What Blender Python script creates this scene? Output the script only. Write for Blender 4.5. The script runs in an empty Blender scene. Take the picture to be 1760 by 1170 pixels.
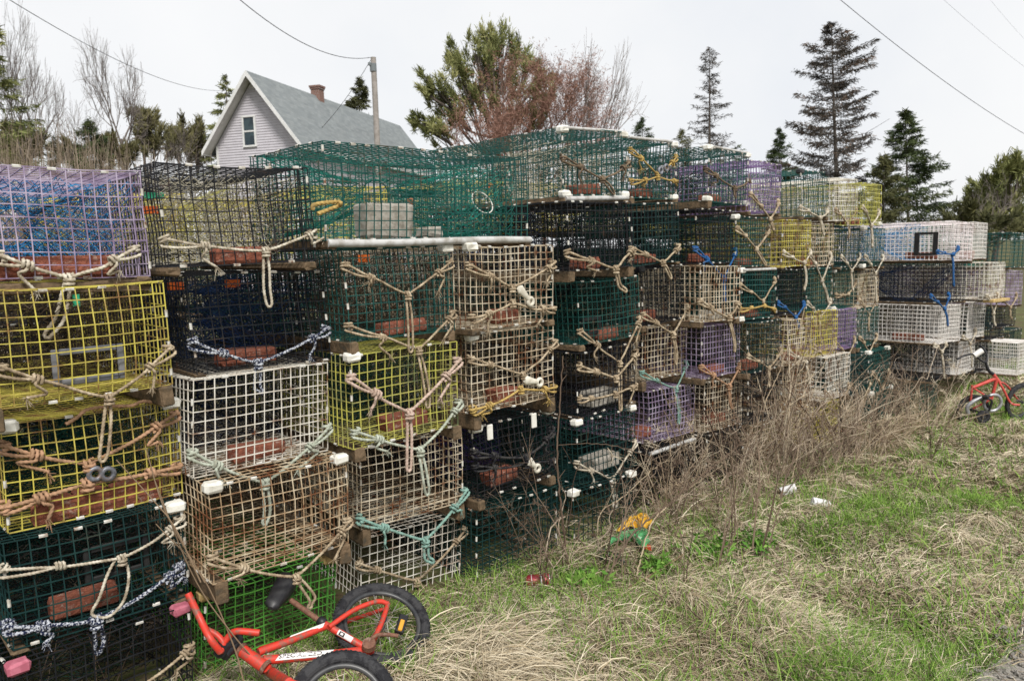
import bpy, math, random
import numpy as np
from mathutils import Matrix, Vector

rng = np.random.default_rng(11)
random.seed(5)
S = bpy.context.scene
COL = S.collection
PI = math.pi

# ------------------------------------------------------------------ camera (solved from the photograph)
F_PX, YAW, PITCH, ROLL, CAMD, CAMH = 1315.0, 0.744448, 0.115779, -0.0275997, 2.726, 1.5
_cy, _sy, _cp, _sp, _cr, _sr = math.cos(YAW), math.sin(YAW), math.cos(PITCH), math.sin(PITCH), math.cos(ROLL), math.sin(ROLL)
_F = np.array([_sy*_cp, _cy*_cp, -_sp]); _R0 = np.array([_cy, -_sy, 0.0]); _U0 = np.cross(_R0, _F)
_R = _cr*_R0 + _sr*_U0; _U = -_sr*_R0 + _cr*_U0
CAM = np.array([0.0, -CAMD, CAMH])

def ray(u, v): return _R*((u-880)/F_PX) + _U*((585-v)/F_PX) + _F
def at_d(u, v, d): return CAM + ray(u, v)*d
def at_y(u, v, y): r = ray(u, v); return CAM + r*((y-CAM[1])/r[1])
def at_z(u, v, z): r = ray(u, v); return CAM + r*((z-CAM[2])/r[2])
def at_pl(u, v, p, n): r = ray(u, v); return CAM + r*(np.dot(p-CAM, n)/np.dot(r, n))

def gz(x, y=0.0):
    x = np.asarray(x, float); y = np.asarray(y, float)
    return -0.03 - 0.03*np.clip(x-0.6, 0, 5.6) + 0.10*np.clip((x-8.3)/1.5, 0, 1) \
        + 0.02*np.sin(x*2.1+y*1.3)*np.clip(-y, 0, 1) + 0.012*np.sin(x*5.3-y*4.1)*np.clip(-y*2, 0, 1)

# ------------------------------------------------------------------ mesh building
class MB:
    def __init__(s): s.V = []; s.F = {3: [], 4: []}; s.M = {3: [], 4: []}; s.n = 0; s.tint = []
    def add(s, V, F, mi=0, tint=None):
        V = np.asarray(V, float).reshape(-1, 3); F = np.asarray(F, int)
        if len(F) == 0: return s
        k = F.shape[1]
        s.V.append(V); s.F[k].append(F + s.n); s.M[k].append(np.full(len(F), mi)); s.n += len(V)
        s.tint.append(np.zeros(len(V)) if tint is None else np.broadcast_to(tint, len(V)))
        return s
    def build(s, name, mats, parent=None, smooth=False, tint=False):
        me = bpy.data.meshes.new(name)
        V = np.concatenate(s.V) if s.V else np.zeros((0, 3))
        me.vertices.add(len(V)); me.vertices.foreach_set('co', V.astype(np.float32).ravel())
        loops = []; starts = []; mi = []; pos = 0
        for k in (3, 4):
            if s.F[k]:
                F = np.concatenate(s.F[k]); loops.append(F.ravel()); starts.append(pos + np.arange(len(F))*k); pos += F.size
                mi.append(np.concatenate(s.M[k]))
        if loops:
            L = np.concatenate(loops); st = np.concatenate(starts); mi = np.concatenate(mi)
            me.loops.add(len(L)); me.loops.foreach_set('vertex_index', L.astype(np.int32))
            me.polygons.add(len(st)); me.polygons.foreach_set('loop_start', st.astype(np.int32))
            me.polygons.foreach_set('material_index', mi.astype(np.int32))
            me.polygons.foreach_set('use_smooth', np.full(len(st), smooth))
        me.update(calc_edges=True)
        if tint:
            a = me.attributes.new('tint', 'FLOAT', 'POINT'); a.data.foreach_set('value', np.concatenate(s.tint).astype(np.float32))
        for m in (mats if isinstance(mats, (list, tuple)) else [mats]): me.materials.append(m)
        o = bpy.data.objects.new(name, me); COL.objects.link(o)
        if parent is not None: o.parent = parent
        return o

def wires(mb, P0, P1, r, nseg=1, sides=4, deform=None, mi=0, r1=None, tint=None):
    P0 = np.asarray(P0, float).reshape(-1, 3); P1 = np.asarray(P1, float).reshape(-1, 3); N = len(P0)
    if N == 0: return
    t = np.linspace(0, 1, nseg+1)
    C = P0[:, None]*(1-t[None, :, None]) + P1[:, None]*t[None, :, None]
    d = P1-P0; d = d/np.maximum(np.linalg.norm(d, axis=1, keepdims=True), 1e-9)
    a = np.where(np.abs(d[:, 2:3]) > 0.9, np.array([[1., 0, 0]]), np.array([[0., 0, 1]]))
    e1 = np.cross(d, a); e1 /= np.linalg.norm(e1, axis=1, keepdims=True); e2 = np.cross(d, e1)
    if deform is not None: C = deform(C.reshape(-1, 3)).reshape(C.shape)
    an = np.arange(sides)*2*PI/sides + PI/4
    off = e1[:, None]*np.cos(an)[None, :, None] + e2[:, None]*np.sin(an)[None, :, None]
    r = np.asarray(r, float).reshape(-1, 1, 1, 1)
    if r1 is not None: r = r*(1-t[None, :, None, None]) + np.asarray(r1, float).reshape(-1, 1, 1, 1)*t[None, :, None, None]
    V = C[:, :, None, :] + off[:, None]*r
    i = np.arange(N)[:, None, None]*(nseg+1)*sides + np.arange(nseg)[None, :, None]*sides
    j = np.arange(sides)[None, None]; j2 = (j+1) % sides
    Q = np.stack([i+j, i+j2, i+sides+j2, i+sides+j], -1).reshape(-1, 4)
    tt = None if tint is None else np.repeat(np.asarray(tint), (nseg+1)*sides)
    mb.add(V, Q, mi, tt)

def catmull(P, step):
    P = np.asarray(P, float); P = np.vstack([2*P[0]-P[1], P, 2*P[-1]-P[-2]]); out = []
    for k in range(1, len(P)-2):
        n = max(1, int(np.linalg.norm(P[k+1]-P[k])/step)); t = np.linspace(0, 1, n, endpoint=False)[:, None]
        a, b, c, d = P[k-1], P[k], P[k+1], P[k+2]
        out.append(0.5*((2*b)+(c-a)*t+(2*a-5*b+4*c-d)*t**2+(-a+3*b-3*c+d)*t**3))
    out.append(P[-2:-1]); return np.vstack(out)

def tube(mb, P, r, sides=8, mi=0, caps=True, twist=None):
    P = np.asarray(P, float); n = len(P); r = np.broadcast_to(np.asarray(r, float), n)
    T = np.gradient(P, axis=0); T /= np.maximum(np.linalg.norm(T, axis=1, keepdims=True), 1e-9)
    u = np.cross(T[0], [0, 0, 1.]); 
    if np.linalg.norm(u) < .1: u = np.cross(T[0], [1., 0, 0])
    u /= np.linalg.norm(u); Us = np.empty_like(P)
    for k in range(n):
        u = u - T[k]*np.dot(u, T[k]); u = u/max(np.linalg.norm(u), 1e-9); Us[k] = u
    W = np.cross(T, Us); an = np.arange(sides)*2*PI/sides
    R = np.broadcast_to(r[:, None], (n, sides))
    if twist:
        s = np.concatenate([[0], np.cumsum(np.linalg.norm(np.diff(P, axis=0), axis=1))])
        R = R*(0.86+0.2*np.cos(3*(an[None]-2*PI*s[:, None]/twist)))
    V = P[:, None] + R[..., None]*(Us[:, None]*np.cos(an)[None, :, None] + W[:, None]*np.sin(an)[None, :, None])
    i = np.arange(n-1)[:, None]*sides; j = np.arange(sides)[None]; j2 = (j+1) % sides
    mb.add(V, np.stack([i+j, i+j2, i+sides+j2, i+sides+j], -1).reshape(-1, 4), mi)
    if caps:
        for k, fl in ((0, 1), (n-1, 0)):
            c = np.vstack([V[k], P[k:k+1]]); f = np.stack([np.arange(sides), (np.arange(sides)+1) % sides, np.full(sides, sides)], 1)
            mb.add(c, f[:, ::-1] if fl else f, mi)

def box(mb, c, s, mi=0, bev=0.0, M=None, jit=0.0):
    """chamfered box, centre c, full size s"""
    h = np.asarray(s, float)/2; b = min(bev, h.min()*0.8); V = []
    if b <= 0:
        V = np.array([[x, y, z] for x in (-1, 1) for y in (-1, 1) for z in (-1, 1)], float)*h
        Q = np.array([[0, 1, 3, 2], [4, 6, 7, 5], [0, 4, 5, 1], [2, 3, 7, 6], [0, 2, 6, 4], [1, 5, 7, 3]]); T = []
    else:
        idx = {}
        for sx in (-1, 1):
            for sy in (-1, 1):
                for sz in (-1, 1):
                    for a in range(3):
                        p = np.array([sx, sy, sz])*h; q = np.array([sx, sy, sz])*(h-b); q[a] = p[a]
                        idx[(sx, sy, sz, a)] = len(V); V.append(q)
        V = np.array(V); Q = []; T = []
        for a in range(3):
            o = [k for k in range(3) if k != a]
            for sg in (-1, 1):
                f = []
                for (p, q) in ((-1, -1), (1, -1), (1, 1), (-1, 1)):
                    k = [0, 0, 0]; k[a] = sg; k[o[0]] = p; k[o[1]] = q; f.append(idx[(*k, a)])
                Q.append(f)
            for p in (-1, 1):
                for q in (-1, 1):
                    f = []
                    for t, ax in ((-1, o[0]), (-1, o[1]), (1, o[1]), (1, o[0])):
                        k = [0, 0, 0]; k[a] = t; k[o[0]] = p; k[o[1]] = q; f.append(idx[(*k, ax)])
                    Q.append(f)
        for sx in (-1, 1):
            for sy in (-1, 1):
                for sz in (-1, 1): T.append([idx[(sx, sy, sz, a)] for a in range(3)])
        Q = np.array(Q)
        # outward winding
        def fix(Fs):
            out = []
            for f in Fs:
                n = np.cross(V[f[1]]-V[f[0]], V[f[2]]-V[f[0]]); out.append(list(f) if n @ V[list(f)].mean(0) > 0 else list(f)[::-1])
            return np.array(out)
        Q = fix(Q); T = fix(T)
    if jit: V = V + rng.normal(0, jit, V.shape)
    if M is not None: V = V @ np.asarray(M).T
    V = V + np.asarray(c, float)
    n0 = s_ = mb.n
    mb.add(V, Q, mi)
    if len(T):
        mb.V.append(np.zeros((0, 3))); mb.F[3].append(np.asarray(T)+n0); mb.M[3].append(np.full(len(T), mi)); mb.tint.append(np.zeros(0))

def lathe(mb, prof, c, ax, sides=16, mi=0):
    """profile [(radius, along)] revolved about axis ax at c"""
    ax = np.asarray(ax, float); ax /= np.linalg.norm(ax); e = np.cross(ax, [0, 0, 1.]) if abs(ax[2]) < .9 else np.cross(ax, [1., 0, 0])
    e /= np.linalg.norm(e); g = np.cross(ax, e); an = np.arange(sides)*2*PI/sides; pr = np.asarray(prof, float); n = len(pr)
    V = np.asarray(c, float)+pr[:, None, 1:2]*ax + pr[:, None, 0:1]*(e*np.cos(an)[None, :, None]+g*np.sin(an)[None, :, None])
    i = np.arange(n-1)[:, None]*sides; j = np.arange(sides)[None]; j2 = (j+1) % sides
    mb.add(V, np.stack([i+j, i+sides+j, i+sides+j2, i+j2], -1).reshape(-1, 4), mi)

def tag(o, label=None, cat=None, group=None, kind=None):
    if label: o['label'] = label
    if cat: o['category'] = cat
    if group: o['group'] = group
    if kind: o['kind'] = kind
    return o

def empty(name, loc, M=None):
    o = bpy.data.objects.new(name, None); COL.objects.link(o); o.empty_display_size = .1
    m = Matrix.Identity(4)
    if M is not None:
        for a in range(3):
            for b in range(3): m[a][b] = M[a][b]
    m.translation = Vector(loc); o.matrix_world = m
    return o

# ------------------------------------------------------------------ materials
def nodes(name):
    m = bpy.data.materials.new(name); m.use_nodes = True; nt = m.node_tree
    return m, nt, nt.nodes['Principled BSDF'], nt.nodes, nt.links

def noise(nt, scale, detail=4, vec=None, rough=.6):
    n = nt.nodes.new('ShaderNodeTexNoise'); n.inputs['Scale'].default_value = scale; n.inputs['Detail'].default_value = detail
    n.inputs['Roughness'].default_value = rough
    if vec is not None: nt.links.new(vec, n.inputs['Vector'])
    return n

def ramp(nt, fac, stops):
    r = nt.nodes.new('ShaderNodeValToRGB'); el = r.color_ramp.elements
    while len(el) > 1: el.remove(el[0])
    el[0].position = stops[0][0]; el[0].color = (*stops[0][1], 1)
    for p, c in stops[1:]:
        e = el.new(p); e.color = (*c, 1)
    nt.links.new(fac, r.inputs['Fac']); return r

def mat(name, base, second=None, third=None, scale=8, rough=.6, spec=.3, bump=0, bscale=None, p2=.55, p3=.68, metallic=0):
    """base colour broken by patches of a second and third colour (dirt, rust, fading)"""
    m, nt, b, N, L = nodes(name)
    geo = N.new('ShaderNodeNewGeometry')
    if second:
        n = noise(nt, scale, 5, geo.outputs['Position'])
        st = [(max(0, p2-.12), base), (p2, second)] + ([(p3, third)] if third else [])
        r = ramp(nt, n.outputs['Fac'], st); L.new(r.outputs['Color'], b.inputs['Base Color'])
    else: b.inputs['Base Color'].default_value = (*base, 1)
    b.inputs['Roughness'].default_value = rough; b.inputs['Specular IOR Level'].default_value = spec; b.inputs['Metallic'].default_value = metallic
    if bump:
        n2 = noise(nt, bscale or scale*6, 4, geo.outputs['Position']); bm = N.new('ShaderNodeBump')
        bm.inputs['Strength'].default_value = bump; bm.inputs['Distance'].default_value = .01
        L.new(n2.outputs['Fac'], bm.inputs['Height']); L.new(bm.outputs['Normal'], b.inputs['Normal'])
    return m

RUST = (.16, .065, .03)
WIRE = {
 'black': mat('black_wire', (.012, .013, .016), (.022, .023, .026), (.08, .04, .022), 9, .5, .22, p2=.6, p3=.74),
 'green': mat('dark_green_wire', (.008, .058, .053), (.018, .088, .076), (.07, .06, .04), 12, .5, .25, p2=.54, p3=.66),
 'dgreen': mat('blackish_green_wire', (.008, .03, .03), (.011, .042, .04), (.05, .05, .035), 9, .5, .22, p2=.58, p3=.76),
 'yellow': mat('yellow_wire', (.56, .49, .09), (.43, .36, .085), (.22, .12, .045), 12, .5, .3, p2=.52, p3=.64),
 'white': mat('white_wire', (.70, .67, .60), (.56, .51, .43), RUST, 11, .55, .3, p2=.56, p3=.66),
 'cream': mat('cream_wire', (.64, .57, .45), (.47, .38, .26), RUST, 12, .6, .25, p2=.52, p3=.62),
 'rusty': mat('rusty_cream_wire', (.55, .47, .34), (.38, .27, .16), RUST, 12, .65, .2, p2=.50, p3=.60),
 'purple': mat('lavender_wire', (.41, .35, .46), (.25, .19, .30), (.14, .09, .10), 9, .5, .3, p2=.54, p3=.70),
 'violet': mat('violet_wire', (.16, .095, .23), (.25, .19, .32), (.10, .06, .08), 9, .5, .3, p2=.56, p3=.72),
 'lime': mat('bright_green_wire', (.10, .33, .05), (.06, .22, .04), (.10, .10, .03), 9, .5, .3, p2=.56, p3=.72),
 'olive': mat('faded_yellow_wire', (.48, .46, .10), (.36, .34, .11), (.12, .15, .07), 9, .5, .3, p2=.54, p3=.66),
 'greywhite': mat('greyish_white_wire', (.76, .73, .69), (.64, .60, .56), (.42, .36, .30), 9, .55, .3, p2=.58, p3=.74),
 'pinkwhite': mat('pinkish_white_wire', (.78, .72, .72), (.68, .60, .60), (.35, .24, .2), 9, .55, .3, p2=.58, p3=.74),
}
CLIP = mat('crimped_clip_metal', (.62, .61, .57), (.45, .42, .36), RUST, 30, .45, .5, p2=.56, p3=.68)
NET = {
 'white': mat('white_twine', (.50, .47, .38), (.36, .33, .25), None, 20, .8, .1),
 'yellow': mat('yellow_twine', (.46, .44, .14), (.34, .31, .12), None, 20, .8, .1),
 'brown': mat('brown_twine', (.10, .075, .05), (.06, .045, .03), None, 20, .8, .1),
 'green': mat('sea_green_twine', (.025, .20, .16), (.015, .13, .10), None, 20, .8, .1),
 'dgreen': mat('dark_green_twine', (.012, .065, .05), (.01, .04, .035), None, 20, .8, .1),
 'blue': mat('blue_twine', (.025, .25, .50), (.02, .17, .40), None, 20, .8, .1),
 'navy': mat('navy_twine', (.015, .035, .10), (.012, .025, .06), None, 20, .8, .1),
 'black': mat('black_twine', (.012, .012, .014), (.03, .028, .025), None, 20, .8, .1),
 'purple': mat('purple_twine', (.03, .02, .09), (.05, .03, .11), None, 20, .8, .1),
}
ROPE = {
 'tan': mat('weathered_tan_rope', (.48, .40, .29), (.33, .26, .175), (.20, .15, .10), 34, .95, .08, p2=.49, p3=.63),
 'white': mat('weathered_white_rope', (.58, .54, .45), (.42, .37, .29), (.26, .215, .155), 34, .95, .08, p2=.50, p3=.64),
 'brown': mat('brown_rope', (.34, .23, .15), (.24, .155, .095), (.17, .12, .08), 40, .9, .1, p2=.52, p3=.68),
 'dark': mat('muddy_brown_rope', (.20, .15, .10), (.13, .095, .065), (.08, .07, .06), 40, .9, .1, p2=.52, p3=.68),
 'orange': mat('rusty_tan_rope', (.45, .27, .17), (.33, .20, .12), (.22, .14, .09), 40, .9, .1, p2=.52, p3=.68),
 'pink': mat('pinkish_rope', (.52, .40, .34), (.40, .30, .24), (.30, .22, .17), 40, .9, .1, p2=.54, p3=.7),
 'teal': mat('faded_teal_rope', (.23, .37, .32), (.165, .28, .24), (.20, .215, .17), 40, .9, .1, p2=.54, p3=.7),
 'palegreen': mat('pale_green_rope', (.43, .46, .385), (.32, .345, .28), (.24, .225, .17), 40, .9, .1, p2=.54, p3=.7),
 'navy': mat('navy_and_white_rope', (.012, .017, .042), (.016, .022, .055), (.44, .46, .50), 140, .8, .15, p2=.48, p3=.54),
 'black': mat('black_rope', (.016, .016, .02), (.05, .048, .046), None, 40, .85, .1),
 'blue': mat('blue_rope', (.025, .11, .29), (.02, .07, .19), (.12, .19, .30), 40, .8, .15, p2=.54, p3=.7),
 'gold': mat('golden_brown_rope', (.46, .33, .12), (.34, .23, .08), (.2, .15, .07), 40, .85, .1, p2=.54, p3=.7),
}
CAPM = mat('white_plastic_cap', (.74, .73, .67), (.62, .6, .53), (.4, .37, .3), 18, .5, .4, p2=.60, p3=.76)
CAPB = mat('black_plastic_cap', (.015, .015, .018), (.03, .03, .03), None, 18, .5, .4)
BRICK = mat('red_brick', (.30, .11, .07), (.22, .075, .05), (.38, .25, .20), 48, .95, .1, .9, 90, p2=.55, p3=.68)
CONC = mat('grey_concrete', (.46, .43, .38), (.36, .33, .28), (.25, .23, .19), 30, .95, .1, .5, 120)
WOOD = mat('weathered_oak_runner', (.17, .12, .075), (.11, .08, .05), (.07, .06, .045), 25, .9, .1, .5, 90)
TANW = mat('pale_wood_block', (.50, .37, .17), (.40, .28, .12), None, 25, .85, .1)
PINK = mat('pink_painted_block', (.46, .15, .20), (.36, .10, .14), None, 25, .8, .2)
PVC = mat('grey_white_pvc_pipe', (.50, .50, .49), (.40, .39, .37), (.26, .24, .2), 22, .5, .4, p2=.56, p3=.72)
GVENT = mat('grey_plastic_vent', (.13, .135, .15), (.19, .19, .20), None, 15, .55, .3)
BVENT = mat('black_plastic_vent', (.012, .012, .014), (.02, .02, .02), None, 15, .5, .3)
ORTAG = mat('orange_plastic_tag', (.72, .15, .02), (.6, .11, .02), None, 15, .5, .3)
GRTAG = mat('green_plastic_tag', (.04, .42, .22), (.03, .3, .16), None, 15, .5, .3)
BONE = mat('ivory_plastic_toggle', (.66, .63, .54), (.55, .51, .42), None, 30, .5, .4)
STEEL = mat('galvanised_thimble', (.22, .23, .26), (.14, .14, .16), (.20, .13, .09), 40, .45, .5, p2=.56, p3=.7, metallic=.3)
TRAPS = '''
1a 0.613 0.071 1.453 -0.019 -0.014 0.350 0.533
1b 0.625 -0.048 1.080 0.034 0.000 0.345 0.533
1c 0.668 0.060 0.664 0.020 -0.008 0.343 0.533
1d 0.629 -0.026 0.322 0.007 -0.005 0.335 0.533
1e 0.609 -0.082 -0.034 0.090 -0.011 0.337 0.533
2a 1.169 -0.058 1.481 -0.051 0.013 0.351 0.533
2b 1.269 0.049 1.091 -0.030 -0.008 0.358 0.533
2c 1.228 -0.006 0.730 0.023 -0.015 0.346 0.533
2d 1.221 -0.129 0.379 -0.002 -0.007 0.345 0.533
2e 1.229 0.030 -0.036 -0.048 -0.012 0.312 0.533
3t 2.020 -0.096 1.567 0.033 0.000 0.363 1.100
3a 1.823 -0.086 1.163 0.015 0.002 0.365 0.533
3b 1.822 -0.099 0.740 -0.016 0.010 0.370 0.533
3c 1.934 0.055 0.331 -0.082 0.004 0.345 0.533
3d 1.978 0.147 -0.079 -0.090 -0.012 0.321 0.533
4a 2.429 -0.109 1.163 0.025 -0.001 0.368 0.533
4b 2.468 -0.061 0.762 -0.001 0.009 0.366 0.533
4c 2.516 -0.006 0.330 0.021 0.013 0.356 0.533
4d 2.510 -0.010 -0.072 -0.019 0.009 0.350 0.533
5t 3.271 0.098 1.794 0.005 0.023 0.349 0.533
5a 3.179 -0.004 1.394 0.007 0.017 0.356 0.533
5b 3.347 0.080 0.982 0.004 0.019 0.349 0.533
5c 3.304 0.069 0.593 0.045 0.021 0.352 0.533
5d 3.281 0.058 0.215 0.034 -0.001 0.354 0.533
5e 3.150 -0.030 -0.143 0.013 -0.012 0.360 0.533
6t 3.918 0.195 1.806 0.070 0.013 0.346 0.533
6a 3.784 0.085 1.402 0.070 0.034 0.355 0.533
6b 3.982 0.162 1.032 0.070 0.025 0.350 0.533
6c 4.098 0.251 0.649 0.066 -0.023 0.339 0.533
6d 4.146 0.233 0.245 0.036 -0.032 0.340 0.533
6e 3.983 0.118 -0.125 0.054 -0.035 0.352 0.533
7t 4.654 0.125 1.790 0.028 -0.035 0.345 0.533
7a 4.511 0.128 1.387 0.070 -0.004 0.350 0.533
7b 4.448 0.059 1.009 0.070 -0.032 0.356 0.533
7c 4.581 0.132 0.617 0.070 -0.035 0.351 0.533
7d 4.702 0.186 0.220 0.070 -0.035 0.346 0.533
7e 4.629 0.134 -0.138 0.070 -0.035 0.352 0.533
8t 5.135 0.128 1.729 0.070 -0.010 0.350 0.533
8a 4.999 0.136 1.348 0.070 -0.008 0.349 0.533
8b 5.021 0.106 0.972 0.067 -0.035 0.351 0.533
8c 5.066 0.077 0.596 0.050 -0.028 0.353 0.533
8d 5.166 0.132 0.200 0.052 -0.035 0.349 0.533
8e 5.164 0.126 -0.181 0.047 -0.035 0.351 0.533
9t 5.920 0.134 1.710 0.070 0.015 0.347 0.533
9a 5.633 0.135 1.326 0.070 -0.005 0.349 0.533
9b 5.594 0.148 0.958 0.070 -0.028 0.348 0.533
9c 5.753 0.129 0.568 0.070 -0.027 0.349 0.533
9d 5.778 0.161 0.195 0.061 -0.035 0.346 0.533
9e 5.635 0.084 -0.156 0.067 -0.035 0.354 0.533
At 6.538 0.156 1.682 0.070 0.011 0.346 0.533
Aa 6.127 0.172 1.313 0.070 0.003 0.345 0.533
Ab 6.086 0.163 0.949 0.070 -0.014 0.346 0.533
Ac 6.082 0.113 0.596 0.070 -0.035 0.351 0.533
Ad 6.233 0.067 0.217 0.065 -0.029 0.353 0.533
Ae 6.150 0.120 -0.182 0.050 -0.020 0.345 0.533
Bt 6.807 0.064 1.644 0.070 0.006 0.354 0.533
Ba 6.655 0.161 1.290 0.070 -0.005 0.346 0.533
Bb 6.703 0.223 0.929 0.070 -0.004 0.340 0.533
Bc 6.588 0.166 0.578 0.070 -0.035 0.346 0.533
Bd 6.801 0.113 0.166 0.070 -0.035 0.350 0.533
Be 6.700 0.160 -0.202 0.050 -0.020 0.345 0.533
Ca 7.151 0.164 1.275 0.070 -0.014 0.344 0.533
Cb 7.165 0.213 0.905 0.070 -0.012 0.340 0.533
Cc 7.146 0.194 0.552 0.070 -0.015 0.342 0.533
Cd 7.220 0.120 0.163 0.050 -0.020 0.345 0.533
Ce 7.250 0.100 -0.212 0.050 -0.020 0.345 0.533
'''
# ------------------------------------------------------------------ lobster traps
CELL = .038
def edge_pts(a, b, n): t = np.linspace(0, 1, n)[:, None]; return np.asarray(a)*(1-t)+np.asarray(b)*t

def make_deform(W, L, H, amp, seed):
    g = np.random.default_rng(seed); ph = g.uniform(0, 6.28, (3, 3)); k = g.uniform(3.0, 9.0, (3, 3)); am = g.uniform(.4, 1., (3, 3))*amp
    shear = g.normal(0, .012, 2); bulge = g.normal(0, .010); sag = abs(g.normal(0, .010))
    def f(P):
        Q = P.copy()
        for a in range(3):
            o = [0, 1, 2]
            Q[:, a] += sum(am[a, c]*np.sin(k[a, c]*P[:, c]*2+ph[a, c]) for c in o)*.6
        z = P[:, 2]/H; x = P[:, 0]/W*2
        Q[:, 0] += shear[0]*(z-.5); Q[:, 1] += bulge*np.cos(x*1.5)*np.sin(PI*np.clip(z, 0, 1))
        Q[:, 2] -= sag*z*np.cos(np.clip(x, -1, 1)*1.57)*np.clip(np.sin(PI*P[:, 1]/L)+.3, 0, 1)
        return Q
    return f

def cage(W, L, H, wm, seed, lod, r=.0023):
    mb = MB(); d = make_deform(W, L, H, .0065, seed)
    nx, ny, nz = max(4, round(W/CELL)), max(4, round(L/CELL)), max(4, round(H/CELL))
    X = np.linspace(-W/2, W/2, nx+1); Y = np.linspace(0, L, ny+1); Z = np.linspace(0, H, nz+1)
    sd = 4 if lod < 2 else 3
    sg = (3, 6) if lod < 2 else (2, 3)
    A = []; B = []
    def ln(a, b): A.append(a); B.append(b)
    g = np.random.default_rng(seed+1)
    j = lambda s: g.normal(0, s)
    for y in (0, L):                                   # front and back panels
        for x in X: e = j(.0022); ln((x+e, y, 0), (x+e+j(.003), y, H))
        for z in Z: e = j(.0015); ln((-W/2, y, z+e), (W/2, y, z+e+j(.003)))
    for x in (-W/2, W/2):
        for y in Y[1:-1]: ln((x, y, 0), (x, y+j(.002), H))
    for z in (0, H):
        for y in Y[1:-1]: ln((-W/2, y, z), (W/2, y+j(.002), z))
    wires(mb, A, B, r*g.uniform(.85, 1.15, len(A)), sg[0], sd, d); A, B = [], []
    for x in (-W/2, W/2):
        for z in Z: ln((x, 0, z), (x, L, z+j(.002)))
    for z in (0, H):
        for x in X[1:-1]: ln((x, 0, z), (x+j(.002), L, z))
    # one inner partition of the same mesh, as every trap has
    wires(mb, A, B, r, sg[1], sd, d)
    # crimped clips along the folded edges
    A, B = [], []
    def clips(a, b, step):
        a, b = np.asarray(a, float), np.asarray(b, float); Ln = np.linalg.norm(b-a); u = (b-a)/Ln; s = g.uniform(.02, .08)
        while s < Ln-.03:
            if g.random() < .72: A.append(a+u*s); B.append(a+u*(s+.024))
            s += step*g.uniform(.8, 1.5)
    w = W/2
    for z in (0, H):
        clips((-w, 0, z), (w, 0, z), .075); clips((-w, 0, z), (-w, L, z), .1)
        if lod < 2: clips((w, 0, z), (w, L, z), .14); clips((-w, L, z), (w, L, z), .12)
    clips((-w, 0, 0), (-w, 0, H), .085); clips((w, 0, 0), (w, 0, H), .1)
    if lod < 2: clips((-w, .42, 0), (-w, .42, H), .08); clips((-w, .42, H), (w, .42, H), .1)
    wires(mb, A, B, .0055, 1, 5 if lod < 2 else 4, d, mi=1)
    return mb, d

def net_loft(mb, A, B, m, r, closed, sag=.02, seed=0):
    g = np.random.default_rng(seed); n = len(A); t = np.linspace(0, 1, m+1)[None, :, None]
    P = A[:, None]*(1-t)+B[:, None]*t
    P = P + g.normal(0, .006, P.shape); P[..., 2] -= sag*np.sin(PI*t[..., 0])
    i2 = (np.arange(n)+1) % n
    if not closed: P0 = P[:-1]; P1 = P[1:]
    else: P0 = P; P1 = P[i2]
    wires(mb, P0[:, :-1].reshape(-1, 3), P1[:, 1:].reshape(-1, 3), r, 1, 3)
    wires(mb, P1[:, :-1].reshape(-1, 3), P0[:, 1:].reshape(-1, 3), r, 1, 3)

def rect_loop(c, ex, ez, w, h, n):
    t = np.linspace(0, 4, n, endpoint=False); k = t.astype(int); f = t-k
    x = np.select([k == 0, k == 1, k == 2, k == 3], [-.5+f, .5+0*f, .5-f, -.5+0*f]); z = np.select([k == 0, k == 1, k == 2, k == 3], [-.5+0*f, -.5+f, .5+0*f, .5-f])
    return np.asarray(c)+x[:, None]*w*np.asarray(ex)+z[:, None]*h*np.asarray(ez)

def ring_loop(c, ex, ez, r, n):
    a = np.arange(n)*2*PI/n - PI*.75
    return np.asarray(c)+r*(np.cos(a)[:, None]*np.asarray(ex)+np.sin(a)[:, None]*np.asarray(ez))

def add_nets(par, W, L, H, cols, lod, seed):
    g = np.random.default_rng(seed+7); r = .0014 if lod == 0 else .0018
    n = (48, 36, 24)[lod]; m = (9, 7, 5)[lod]; ex, ey, ez = np.eye(3)
    if cols[0]:
        mb = MB(); c0 = (0, .40*min(1, L), H/2); c1 = (g.normal(0, .03), min(.72, L*.7), H*.55)
        net_loft(mb, rect_loop(c0, ex, ez, W*.97, H*.95, n), ring_loop(c1, ex, ez, .075, n), m, r, True, .02, seed)
        a = np.linspace(0, 2*PI, 25)
        tube(mb, np.asarray(c1)+.075*(np.cos(a)[:, None]*ex+np.sin(a)[:, None]*ez), .003, 4, 0, False)
        mb.build('netting_head', NET[cols[0]], par)
    if len(cols) > 1 and cols[1]:
        for sx in (-1, 1):
            mb = MB(); c0 = (sx*W*.485, L*.76, H*.5); c1 = (sx*W*.12, L*.74, H*.55)
            net_loft(mb, rect_loop(c0, ey, ez, .40*min(1, L), H*.92, n), ring_loop(c1, ey, ez, .07, n), max(4, m-3), r, True, .01, seed+sx)
            mb.build('netting_head', NET[cols[1]], par)
    if len(cols) > 2 and cols[2]:                        # sloping sheet hung close behind the front panel
        mb = MB(); k = n//2
        A = edge_pts((-W*.47, .05, H*.9), (W*.47, .05, H*.9), k); B = edge_pts((-W*.47, .30, .03), (W*.47, .30, .03), k)
        net_loft(mb, A, B, m+4, r, False, .0, seed+5)
        mb.build('netting_sheet', NET[cols[2]], par)

def rope_strands(mb, path, r, lod, mi=0):
    if lod == 0: tube(mb, catmull(path, .0028), r, 10, mi, True, twist=r*6.4)
    elif lod == 1: tube(mb, catmull(path, .006), r*.97, 9, mi, True, twist=r*6.4)
    else: tube(mb, catmull(path, .016), r*.95, 6, mi, True)

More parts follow.
